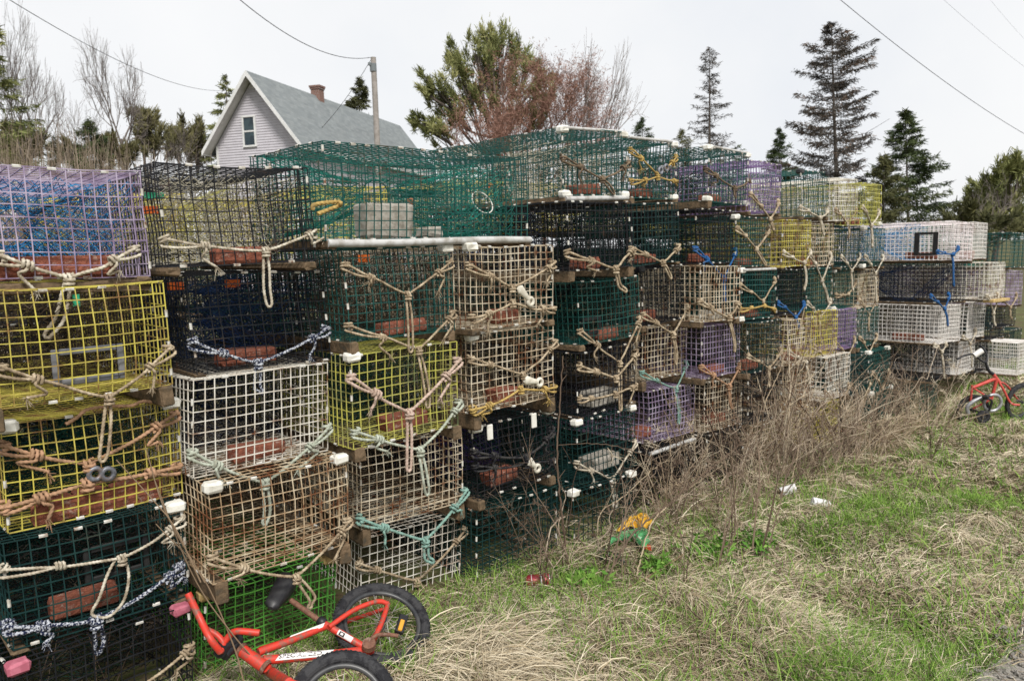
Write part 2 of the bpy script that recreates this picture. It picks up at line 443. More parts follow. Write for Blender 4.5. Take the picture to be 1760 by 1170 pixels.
def coil(c, ax, R, turns, pitch, start=0.0):
    ax = np.asarray(ax, float); ax /= np.linalg.norm(ax); e = np.cross(ax, [0, 1., 0]); 
    if np.linalg.norm(e) < .2: e = np.cross(ax, [1., 0, 0])
    e /= np.linalg.norm(e); g = np.cross(ax, e); n = int(turns*9)+1; t = np.linspace(0, turns*2*PI, n)+start
    return np.asarray(c)+R*(np.cos(t)[:, None]*e+np.sin(t)[:, None]*g)+ax*(np.linspace(-.5, .5, n)[:, None]*pitch*turns)

def bridle(par, Lp, Cp, Rp, Ep, color, lod, seed, r=.0068, opts=''):
    """rope tied to both edges of the front panel, knotted in the middle, with a hanging loop. Points are local (x, y, z)."""
    g = np.random.default_rng(seed); r = r*g.uniform(.80, 1.12); mb = MB(); Lp, Cp, Rp = map(lambda p: np.asarray(p, float), (Lp, Cp, Rp))
    J = lambda s: g.normal(0, s, 3)*np.array([1, .4, 1])
    out = np.array([0, -1., 0])
    for P, big in ((Lp, 1), (Rp, 0)):
        D = Cp-P; ln = np.linalg.norm(D); D = D/ln; dz = np.array([0, 0, 1.])
        sag = dz*(-.012*ln*g.uniform(.5, 2.5))
        main = [P-D*.01+out*-.01, P+out*.012, P+D*ln*.25+out*.016+sag, P+D*ln*.5+out*.014+sag*1.6+J(.003), P+D*ln*.78+out*.012+sag, Cp+out*.006]
        rope_strands(mb, main, r, lod)
        k = g.uniform(.26, .46) if big else g.uniform(.12, .36)
        nrm = np.cross(D, out); nrm = nrm*(1 if nrm[2] < 0 else -1)
        second = [P-D*.008+out*-.006+nrm*.02, P+out*.01+nrm*(.022+g.uniform(0, .008)), P+D*ln*k*.5+out*.014+nrm*.017+sag*.7, P+D*ln*k+out*.018+sag]
        rope_strands(mb, second, r, lod)
        K = P+D*ln*k+out*.014+sag
        if lod < 2:
            rope_strands(mb, coil(K, D, r*1.9, 2.1+big*.4, r*2.0), r*.95, lod)
            if g.random() < .75: e = K+J(.006)+dz*-.02; f_ = e+dz*-g.uniform(.01, .06)+D*g.normal(0, .03); rope_strands(mb, [K, K+out*.012+nrm*.018, e+nrm*.02+D*g.normal(0, .02), f_], r*.9, lod); wires(mb, np.repeat(f_[None], 14, 0)+g.normal(0, .003, (14, 3)), f_+dz*-.018+g.normal(0, .012, (14, 3)), .0011, 1, 3)
            # turns round the edge of the cage
            rope_strands(mb, coil(P+out*-.004, dz+J(.2), .016, 1.4+big*.6, r*2.1, g.uniform(0, 6)), r*.95, lod)
        else:
            lathe(mb, [(0, -.02), (r*2.2, -.012), (r*2.4, .006), (0, .02)], K, D, 6); lathe(mb, [(0, -.022), (r*2.3, -.01), (r*2.3, .01), (0, .022)], P, dz, 6)
    if lod < 2:
        rope_strands(mb, coil(Cp+out*.008, (Rp-Lp), r*2.0, 2.0, r*2.1), r, lod); rope_strands(mb, coil(Cp+out*.01-np.array([0, 0, .012]), (0.2, 0, 1), r*2.1, 1.6, r*2.2), r, lod)
    else: lathe(mb, [(0, -.024), (r*2.3, -.014), (r*2.6, .004), (0, .022)], Cp+out*.008, (.1, 0, 1), 7)
    if Ep is not None:
        Ep = np.asarray(Ep, float); T = Ep-Cp; ln = np.linalg.norm(T); T = T/max(ln, 1e-6); sd = np.cross(T, out); gap = .011 if 'w' not in opts else .035
        b = J(.01)
        loop = [Cp+sd*gap*.4, Cp+T*ln*.3+sd*gap+out*.014+b*.5, Cp+T*ln*.7+sd*gap*1.2+out*.018+b, Ep-T*.012+sd*gap*.9+out*.016, Ep+out*.016,
                Ep-T*.012-sd*gap*.9+out*.016, Cp+T*ln*.7-sd*gap*1.1+out*.014+b, Cp+T*ln*.3-sd*gap+out*.012+b*.5, Cp-sd*gap*.4]
        rope_strands(mb, loop, r, lod)
    return mb.build('rope_bridle', ROPE[color], par, smooth=True)

def loc_pts(root_M, W, H, pts, y=-.004):
    """photo points -> the trap's own frame, on the plane of its front panel"""
    o = np.array(root_M[1]); n = root_M[0][:, 1]; out = []
    for p in pts:
        if p is None: out.append(None); continue
        P = at_pl(p[0], p[1], o+n*y, n); out.append(root_M[0].T @ (P-o))
    return out

TR = {}
def trap(key, X, y, Z, yaw, tilt, H, W, L, wire, nets, look, where, lod, run_h, seed, group='lobster traps stacked in a row'):
    ca, sa, ct, st = math.cos(yaw), math.sin(yaw), math.cos(tilt), math.sin(tilt)
    e = np.array([ca*ct, sa*ct, st]); n = np.array([-sa, ca, 0.]); w = np.cross(e, n); M = np.stack([e, n, w], 1)
    root = empty('lobster_trap', (X, y, Z), M)
    tag(root, (look+', '+where) if where else look, 'lobster trap', group)
    mb, d = cage(W, L, H, wire, seed, lod, .0023 if lod == 0 else .0025); mb.build('wire_cage', [WIRE[wire], CLIP], root)
    if nets: add_nets(root, W, L, H, nets, lod, seed)
    if run_h > .012:
        h = run_h-.004
        for sx in (-1, 1):
            rb = MB(); box(rb, (sx*(W/2-.02), L/2, -h/2-.002), (.045, L+.02, h), 0, .006, jit=.002); rb.build('wooden_runner', WOOD, root)
    TR[key] = (root, M, np.array([X, y, Z]), W, L, H, lod)
    return root

def ballast(key, kind, s=.5, w=.2, h=.062, d=.09, y=.05, zoff=.004, n=1):
    root, M, o, W, L, H, lod = TR[key]
    for k in range(n):
        mb = MB(); box(mb, (-W/2+W*s+(k-(n-1)/2)*(w+.008), y+d/2, h/2+zoff), (w, d, h), 0, .009, jit=.0035)
        mb.build('brick' if kind is BRICK else 'concrete_block', kind, root)

def cap(key, corner, m=None, sx=.064, sz=.038, sy=.05):
    root, M, o, W, L, H, lod = TR[key]
    x = (-W/2 if 'L' in corner else W/2); z = (H if 'T' in corner else 0); s = 1 if 'L' in corner else -1; v = -1 if 'T' in corner else 1
    mb = MB(); box(mb, (x+s*(sx/2-.014), sy/2-.012, z+v*(sz/2-.012)), (sx, sy, sz), 0, .009, jit=.0015)
    mb.build('corner_cap' if m in (None, CAPM, CAPB) else 'corner_block', m or CAPM, root)

def pipe(key, z, r=.017, y=-.004, ext=.0):
    root, M, o, W, L, H, lod = TR[key]; mb = MB(); x = np.linspace(-W/2-ext, W/2+ext, 12)
    tube(mb, np.stack([x, np.full(12, y)+.003*np.sin(x*7), z+.004*np.sin(x*5)], 1), r, 12); mb.build('pipe_runner', PVC, root, smooth=True)

def plate(key, m, c, s, name='tag'):
    mb = MB(); box(mb, c, s, 0, .002); mb.build(name, m, TR[key][0])

def vent(key, m, x, z, w, h, y=.008, bar=.02):
    mb = MB()
    for dx in (-1, 1): box(mb, (x+dx*(w/2-bar/2), y, z), (bar, .012, h), 0, .003)
    for dz in (-1, 1): box(mb, (x, y, z+dz*(h/2-bar/2)), (w-2*bar-.004, .012, bar), 0, .003)
    mb.build('escape_vent', m, TR[key][0])

def toggle(key, a, b, m=BONE, holes=True):
    """dog-bone plastic toggle: two eyelets and a bar, points given in the trap's frame"""
    a, b = np.asarray(a, float), np.asarray(b, float); mb = MB(); d = b-a; ln = np.linalg.norm(d); t = np.linspace(0, 2*PI, 19)
    u = d/ln; v = np.array([-u[2], 0, u[0]])
    if not holes:
        for p, R in ((a, .019), (b, .019)): tube(mb, p+R*(np.cos(t)[:, None]*u+np.sin(t)[:, None]*v), .0085, 8, 0, False)
    else:                                                    # flat tapered body, eyelet at the free end
        R = .0175; tube(mb, b+R*(np.cos(t)[:, None]*u+np.sin(t)[:, None]*v), .0088, 10, 0, False)
        s = np.linspace(0, 1, 9); w_ = np.interp(s, [0, .12, .45, .8, 1], [.012, .024, .019, .013, .014]); e_ = b-u*R*.9; C = a+(e_-a)*s[:, None]; an = np.arange(10)*2*PI/10
        V = C[:, None]+w_[:, None, None]*np.cos(an)[None, :, None]*v+.0105*np.sin(an)[None, :, None]*np.array([0, 1., 0]); i = np.arange(8)[:, None]*10; j = np.arange(10)[None]; j2 = (j+1) % 10
        mb.add(V, np.stack([i+j, i+j2, i+10+j2, i+10+j], -1).reshape(-1, 4)); mb.add(np.vstack([V[0], C[:1]]), np.stack([np.arange(10), (np.arange(10)+1) % 10, np.full(10, 10)], 1))
    mb.build('bridle_toggle', m, TR[key][0], smooth=True)

LOOK = {'black': 'black', 'green': 'dark green', 'dgreen': 'blackish green', 'yellow': 'yellow', 'white': 'white', 'cream': 'cream', 'rusty': 'rusty cream', 'purple': 'lavender',
        'violet': 'violet', 'lime': 'bright green', 'olive': 'faded yellow', 'pinkwhite': 'pinkish white', 'greywhite': 'greyish white'}
# key: wire, nets, what it looks like
SPEC = {
 '1a': ('purple', ('blue', 'black', 'blue'), 'lavender wire lobster trap with bright blue netting'),
 '1b': ('yellow', ('brown', 'black', 'brown'), 'yellow wire lobster trap with a grey escape vent'),
 '1c': ('yellow', ('dgreen', 'dgreen', 'dgreen'), 'yellow wire trap with brown ropes and steel thimble'),
 '1d': ('dgreen', ('dgreen', 'black', 'black'), 'blackish green wire trap with wide hanging rope loop'),
 '1e': ('black', ('dgreen', 'black', 'black'), 'black wire lobster trap with pink corner blocks'),
 '2a': ('black', ('white', 'yellow', 'white'), 'black wire lobster trap full of cream netting'),
 '2b': ('black', ('navy', 'navy', 'navy'), 'black wire trap with navy netting and speckled rope'),
 '2c': ('white', ('navy', 'black', 'black'), 'clean white wire lobster trap'),
 '2d': ('rusty', ('brown',), 'rusty cream wire lobster trap with open front'),
 '2e': ('lime', ('black', 'black'), 'bright green wire lobster trap behind the bicycle saddle'),
 '3t': ('green', ('green', 'green', None), 'long dark green wire trap with sea green netting'),
 '3a': ('green', ('brown', 'brown', 'brown'), 'dark green wire lobster trap with two tan bridles'),
 '3b': ('olive', ('dgreen', 'dgreen', 'dgreen'), 'faded yellow wire lobster trap with pinkish rope'),
 '3c': ('cream', ('brown',), 'cream wire trap crossed by a pale green rope'),
 '3d': ('white', ('brown',), 'dirty white wire lobster trap touching the ground'),
 '4a': ('cream', ('brown', 'white'), 'cream wire trap with a white toggle hanging diagonally'),
 '4b': ('cream', ('brown', 'yellow'), 'cream wire trap with a white toggle lying level'),
 '4c': ('black', ('purple', 'purple'), 'black wire trap with black rope and white toggle'),
 '4d': ('dgreen', ('dgreen', 'dgreen'), 'dark green wire lobster trap half behind dead twigs'),
 '5t': ('green', ('white', 'white'), 'dark green wire trap with four caps, cream netting'),
 '5a': ('black', ('black', 'navy'), 'black wire lobster trap with brick and tan bridle'),
 '5b': ('green', ('dgreen', 'dgreen', 'dgreen'), 'green wire lobster trap with a sagging top'),
 '5c': ('black', ('black', 'brown'), 'black wire lobster trap with a pale concrete block'),
 '5d': ('dgreen', ('dgreen', 'dgreen'), 'dark green wire lobster trap with white upper caps'),
 '5e': ('dgreen', ('dgreen', 'dgreen'), 'dark green wire lobster trap on the ground'),
 '6t': ('green', ('white', 'white'), 'dark green wire lobster trap with a steel ring'),
 '6a': ('dgreen', ('dgreen', 'dgreen'), 'blackish green wire lobster trap with a wide brick'),
 '6b': ('black', ('brown', 'black'), 'black wire lobster trap with a black cap'),
 '6c': ('cream', ('brown', 'dgreen'), 'cream wire lobster trap with a tan bridle'),
 '6d': ('purple', ('brown', 'black'), 'lavender wire lobster trap hung with teal rope'),
 '6e': ('black', ('black', 'black'), 'black wire lobster trap sunk in dead weeds'),
 '7t': ('green', ('brown', 'white'), 'dark green wire trap with brown rope, four caps'),
 '7a': ('black', ('black', 'black'), 'black wire lobster trap with a blue bridle'),
 '7b': ('cream', ('white', 'brown'), 'cream wire lobster trap under a hanging blue rope'),
 '7c': ('purple', ('black', 'brown'), 'lavender wire lobster trap with a reddish brick'),
 '7d': ('cream', ('dgreen', 'brown'), 'cream wire lobster trap with a rusty orange rope'),
 '7e': ('black', ('black', 'black'), 'black wire lobster trap at the bottom'),
 '8t': ('violet', ('black', 'black'), 'violet wire lobster trap'),
 '8a': ('green', ('dgreen', 'dgreen'), 'dark green wire lobster trap with a white cap'),
 '8b': ('green', ('dgreen', 'dgreen'), 'dark green wire lobster trap with a golden rope'),
 '8c': ('dgreen', ('brown', 'brown', 'brown'), 'blackish green wire lobster trap with brown netting'),
 '8d': ('black', ('black', 'black'), 'black wire lobster trap behind dead reeds'),
 '8e': ('cream', ('brown',), 'cream wire lobster trap behind dead reeds'),
 '9t': ('green', ('white', 'white'), 'dark green wire lobster trap with a black cap'),
 '9a': ('yellow', ('brown', 'brown'), 'yellow wire lobster trap'),
 '9b': ('black', ('black', 'navy'), 'black wire lobster trap'),
 '9c': ('cream', ('brown', 'white'), 'cream wire lobster trap with a blue rope end'),
 '9d': ('rusty', ('brown', 'brown'), 'rusty cream wire lobster trap behind dead reeds'),
 '9e': ('cream', ('brown',), 'cream wire lobster trap low behind dead weeds'),
 'At': ('white', ('white', 'white'), 'white wire lobster trap'),
 'Aa': ('cream', ('white', 'brown'), 'cream wire lobster trap with a brick'),
 'Ab': ('green', ('dgreen', 'dgreen'), 'dark green wire lobster trap'),
 'Ac': ('yellow', ('yellow', 'yellow'), 'bright yellow wire lobster trap'),
 'Ad': ('white', ('brown',), 'white wire lobster trap slipping to one side'),
 'Ae': ('yellow', ('yellow', 'brown'), 'yellow wire lobster trap in the dead weeds'),
 'Bt': ('olive', ('white', 'white'), 'faded yellow wire lobster trap'),
 'Ba': ('dgreen', ('brown', 'brown'), 'blackish green wire lobster trap with brown netting'),
 'Bb': ('green', ('dgreen', 'dgreen'), 'dark green wire lobster trap with white caps'),
 'Bc': ('violet', ('purple', 'purple'), 'violet wire lobster trap'),
 'Bd': ('dgreen', ('dgreen', 'dgreen'), 'blackish green wire lobster trap'),
 'Be': ('cream', ('brown',), 'cream wire lobster trap beside drooping dead grass'),
 'Ca': ('green', ('dgreen', 'dgreen'), 'dark green wire lobster trap with two white caps'),
 'Cb': ('cream', ('brown', 'brown'), 'cream wire lobster trap'),
 'Cc': ('green', ('black', 'dgreen'), 'dark green wire lobster trap'),
 'Cd': ('green', ('dgreen', 'dgreen'), 'teal green wire lobster trap'),
 'Ce': ('green', ('dgreen', 'dgreen'), 'teal green wire lobster trap on the ground'),
}
ORD = ['first', 'second', 'third', 'fourth', 'fifth', 'sixth', 'seventh', 'eighth', 'ninth', 'tenth', 'eleventh', 'twelfth']
COLS = '123456789ABC'
rows = {}
for line in TRAPS.strip().split('\n'):
    p = line.split(); rows[p[0]] = [float(v) for v in p[1:]]
seed = 100
for key, (X, y, Z, yaw, tilt, H, W) in rows.items():
    c = COLS.index(key[0]); seed += 13
    mates = sorted([k for k in rows if k[0] == key[0] or (k == '3t' and key[0] == '4')], key=lambda k: -rows[k][2]); i = mates.index(key)
    below = mates[i+1] if i+1 < len(mates) else None
    rh = (Z-(rows[below][2]+rows[below][5])) if below else .03
    wire, nets, look = SPEC[key]; lod = 0 if c < 4 else (1 if c < 7 else 2)
    if key == '3t': where = 'lying sideways on top of two stacks'; L = .6
    else:
        where = ('top' if i == 0 else 'bottom' if below is None else ORD[i]+' down')+' in '+ORD[c]+' stack from left'; L = 1.18 if c < 5 else 1.0
    trap(key, X, y, Z, yaw, tilt, H, W, L, wire, nets, look, where, lod, min(.085, max(.0, rh)), seed)

# further pile beyond the row, seen from its long sides, and the traps behind the front row
E_ = [('E1', 7.87, -.34, 1.305, 'pinkwhite', ('blue', 'blue'), 'pinkish white wire trap with blue netting, top of the far pile that juts out'),
      ('E2', 7.83, -.31, .925, 'black', ('navy', 'navy', 'navy'), 'black wire trap with deep blue netting, second in the far pile'),
      ('E3', 7.78, -.28, .55, 'greywhite', ('brown', 'white'), 'greyish white wire trap with a red brick, third in the far pile'),
      ('E4', 7.86, -.20, .18, 'black', ('black', 'black'), 'black wire trap under the greyish white one in the far pile'),
      ('E5', 7.86, -.10, -.19, 'green', ('dgreen', 'dgreen'), 'dark green wire trap at the foot of the far pile'),
      ('G1', 8.49, -.30, 1.31, 'greywhite', ('green', 'white'), 'cream wire trap beside the pinkish white one on the far pile'),
      ('G2', 8.50, -.46, .92, 'white', ('brown', 'brown'), 'cream wire trap on a pale board, beside the deep blue netting'),
      ('G3', 8.48, -.30, .53, 'greywhite', ('black', 'black'), 'white wire trap with black inside, under the cream one on a board'),
      ('G4', 8.50, -.22, .17, 'greywhite', ('black', 'black'), 'dull cream wire trap low in the far pile'),
      ('H1', 9.10, -.48, 1.20, 'green', ('green', 'green'), 'dark green wire trap with sea green netting at the right edge'),
      ('H2', 9.10, -.46, .82, 'purple', ('purple', 'purple'), 'lavender wire trap under the sea green netting at the right edge'),
      ('H3', 9.18, -.30, .45, 'black', ('black', 'black'), 'black wire trap under the lavender one at the right edge'),
      ('H4', 9.75, -.42, .02, 'greywhite', ('brown', 'brown'), 'white wire trap on the ground behind the upright red bicycle'),
      ('H5', 9.3, .9, 1.30, 'yellow', ('yellow',), 'yellow wire trap behind the green one at the right edge'),
      ('H6', 9.25, -.15, .08, 'black', ('black', 'black'), 'black wire trap behind the upright bicycle handlebar'),
      ('H7', 10.05, .05, .44, 'dgreen', ('black', 'black', 'black'), 'blackish green wire trap above the white ground level trap'),
      ('H8', 10.0, .15, .80, 'black', ('brown', 'black', 'black'), 'black wire trap two above the white ground level trap'),
      ('H9', 10.7, -.10, .06, 'dgreen', ('black', 'black', 'black'), 'blackish green wire trap right of the white ground level trap'),
      ('HA', 10.75, .0, .43, 'black', ('black', 'black', 'black'), 'black wire trap at the far end of the pile')]
for (k, X, y, Z, wr, nt_, lb) in E_:
    seed += 13; trap(k, X, y, Z, rng.normal(0, .03), -.03+rng.normal(0, .012), .345, .533, 1.1, wr, nt_, lb, None, 2, .025, seed, 'lobster traps in the far pile')
back = [('yellow', 'yellow'), ('yellow', 'white'), ('yellow', 'yellow'), ('green', 'white'), ('yellow', 'white'), ('yellow', 'brown'), ('green', 'white'), ('yellow', 'yellow'), ('black', 'brown'), ('green', 'white'), ('yellow', 'white')]
backlab = ['yellow wire trap behind the cream netting of the second stack', 'yellow wire trap behind the left half of the long green trap', 'yellow wire trap behind the right half of the long green trap',
           'dark green wire trap behind the white netting of the fifth stack', 'yellow wire trap showing over the fifth stack', 'yellow wire trap behind the top of the sixth stack', 'dark green wire trap behind the top of the seventh stack',
           'yellow wire trap behind the violet top trap', 'black wire trap behind the top of the ninth stack', 'dark green wire trap behind the top white trap', 'yellow wire trap behind the top faded yellow one']
for i, (wr, nt_) in enumerate(back):
    seed += 13; xx = 1.25+.62*i
    trap('R%d' % i, xx, 1.42+rng.normal(0, .04), (1.50 if i < 2 else 1.60 if i < 4 else 1.72)-.012*i, rng.normal(0, .04), 0, .345, .533, 1.1, wr, (nt_, 'white'), backlab[i], None, 2, .02, seed, 'lobster traps in the rear row')
for i in range(5):                                         # stack added out of frame, left, to block light into the first one
    seed += 13; trap('L%d' % i, .0, .02+rng.normal(0, .02), 1.45-.375*i, rng.normal(0, .02), 0, .35, .533, 1.18, 'black', ('black', 'black', 'dgreen'), 'dark wire trap added out of view beside the leftmost stack to block light', None, 2, .025, seed, 'dark traps added left of the first stack')
for i in range(2):  # unseen traps added behind the left end to darken its interior
    seed += 13; trap('Q9%d' % i, -.04+.62*i, 1.44, 1.22, 0, 0, .36, .533, 1.1, 'black', ('brown', 'black', 'black'), 'unseen dark wire trap added behind the front stacks to keep them dark', None, 2, .02, seed, 'dark traps added deep in the rear row')
for i in range(11):
    seed += 13; wr = ['black', 'dgreen', 'green', 'black', 'dgreen'][i % 5]
    trap('Q%d' % i, 1.2+.62*i, 1.44+rng.normal(0, .04), 1.22-.012*i, rng.normal(0, .03), 0, .36, .533, 1.1, wr, ('brown', 'black'), LOOK[wr]+' wire trap in the rear row behind the '+ORD[i+1]+' stack', None, 2, .02, seed, 'lobster traps in the rear row')

for lv in range(3):                                         # unseen rear traps, added so the gaps between the front wires stay dark
    for i in range(-2, 11):
        seed += 13; wr = ['black', 'dgreen', 'black'][(i+lv) % 3]
        trap('K%d_%d' % (lv, i+2), 1.2+.62*i, 1.44+rng.normal(0, .04), .85-.375*lv-.012*i, rng.normal(0, .03), 0, .36, .533, 1.1, wr, ('black', 'black', 'dgreen'), 'unseen dark wire trap added behind the front stacks to keep them dark', None, 2, .02, seed, 'dark traps added deep in the rear row')
# ballast, caps, vents, pipes
for k, s, n in (('1a', .43, 2), ('1c', .50, 3), ('1d', .45, 1), ('2a', .56, 1), ('2b', .46, 1), ('2c', .52, 1), ('3a', .60, 1), ('3b', .62, 1), ('4a', .55, 1), ('4b', .55, 1), ('4c', .52, 1), ('5t', .5, 1), ('5a', .52, 1), ('5b', .56, 1),
                ('6t', .5, 1), ('6a', .5, 1), ('6b', .5, 1), ('6d', .2, 1), ('7t', .5, 1), ('7a', .5, 1), ('7c', .55, 1), ('7d', .7, 1), ('8a', .5, 1), ('8b', .55, 1), ('8c', .4, 1), ('9c', .6, 1), ('Aa', .5, 1), ('Be', .5, 1), ('Bt', .5, 1), ('7b', .6, 1), ('G1', .4, 1)):
    w = (.2 if k not in ('1c',) else .13)*rng.uniform(.72, 1.08)
    if k in ('2a', '2b', '2c', '3a', '3b'): w = .23*rng.uniform(.8, 1)
    ballast(k, CONC if k == '7b' else BRICK, s, w, rng.uniform(.05, .066), y=rng.uniform(.03, .12), n=n)
ballast('1c', BRICK, .5, .40, .062, .06, .012)
ballast('1a', BRICK, .45, .40, .07, .08, .014)
for k, s in (('5c', .62), ('5d', .62)): ballast(k, CONC, s, .24, .085, .12)
ballast('3t', CONC, .31, .23, .14, .10, .06); ballast('3t', CONC, .53, .08, .045, .1, .06)
for k in ('E1', 'E3'):                                      # bricks seen through the long side
    root = TR[k][0]; mb = MB(); box(mb, (-.2, .28, .045), (.09, .26, .06), 0, .006); mb.build('brick', BRICK, root)
root = TR['E1'][0]; mb = MB()
for a, b, s in ((-.275, .14, 0), (-.275, .30, 0)): box(mb, (a, b, .15), (.01, .045, .21), 0, .003)
for z in (.055, .245): box(mb, (-.275, .22, z), (.01, .112, .02), 0, .003)
mb.build('escape_vent', BVENT, root)
mb = MB(); box(mb, (0, -.01, -.02), (.56, .09, .03), 0, .005); mb.build('front_board', TANW, TR['G2'][0])
ballast('G2', CONC, .45, .26, .05, .1, .02)
for k, cs in (('1c', 'TL TR'), ('1d', 'TR'), ('2d', 'TL TR'), ('3a', 'TR'), ('3b', 'TL'), ('3d', 'TL TR'), ('4a', 'TL'), ('4b', 'TL'), ('4c', 'TL TR'), ('5d', 'TL TR'), ('5e', 'TL TR'), ('5t', 'TL TR BL BR'), ('6t', 'TR BR'),
              ('7t', 'TL TR BL BR'), ('8a', 'TL'), ('8b', 'TL BL'), ('Bb', 'TL BL'), ('Ca', 'TL BL'), ('Cd', 'TL TR'), ('Ce', 'TL TR'), ('7c', ''), ('Bt', 'BR')):
    for c in cs.split(): cap(k, c)
for k, c in (('9t', 'TL'), ('6b', 'TL'), ('8d', 'TL'), ('9t', 'TR')): cap(k, c, CAPB)
cap('2e', 'TL', TANW); cap('2e', 'TR', TANW); cap('1e', 'TL', PINK); cap('1e', 'TR', PINK)
for x in (-.18, .12): mb = MB(); box(mb, (x, -.012, TR['4c'][5]-.035), (.035, .012, .075), 0, .004); mb.build('plastic_tab', CAPM, TR['4c'][0])
pipe('3t', -.016, .0155); pipe('5t', TR['5t'][5]+.004, .009, .0); pipe('6t', TR['6t'][5]+.004, .009, .0); pipe('7t', TR['7t'][5]+.004, .009, .0); pipe('6e', TR['6e'][5]+.004, .013); pipe('8b', TR['8b'][5], .01); pipe('5t', -.016, .014)
vent('1b', GVENT, .02, .10, .21, .115); vent('1d', BVENT, .05, .2, .2, .12); vent('5b', BVENT, -.1, .09, .16, .1, .05)
plate('3a', ORTAG, (-.14, .06, .325), (.055, .004, .03)); plate('2b', ORTAG, (-.06, .12, .315), (.06, .004, .03)); plate('2b', ORTAG, (-.23, .25, .31), (.06, .004, .03)); plate('2a', ORTAG, (-.17, .5, .22), (.07, .004, .03)); plate('2a', GRTAG, (-.15, .5, .275), (.08, .004, .025))
plate('1b', GRTAG, (.03, .12, .30), (.022, .004, .04)); plate('1b', GRTAG, (-.23, .2, .30), (.08, .004, .03)); plate('R3', ORTAG, (-.1, .1, .28), (.06, .01, .04)); plate('R4', ORTAG, (0, .1, .3), (.08, .01, .04)); plate('R4', CAPM, (.15, .1, .28), (.12, .01, .06), 'plastic_tab')
mb = MB(); box(mb, (0, .016, -.03), (.54, .03, .035), 0, .006, jit=.003); mb.build('front_board', WOOD, TR['1a'][0])

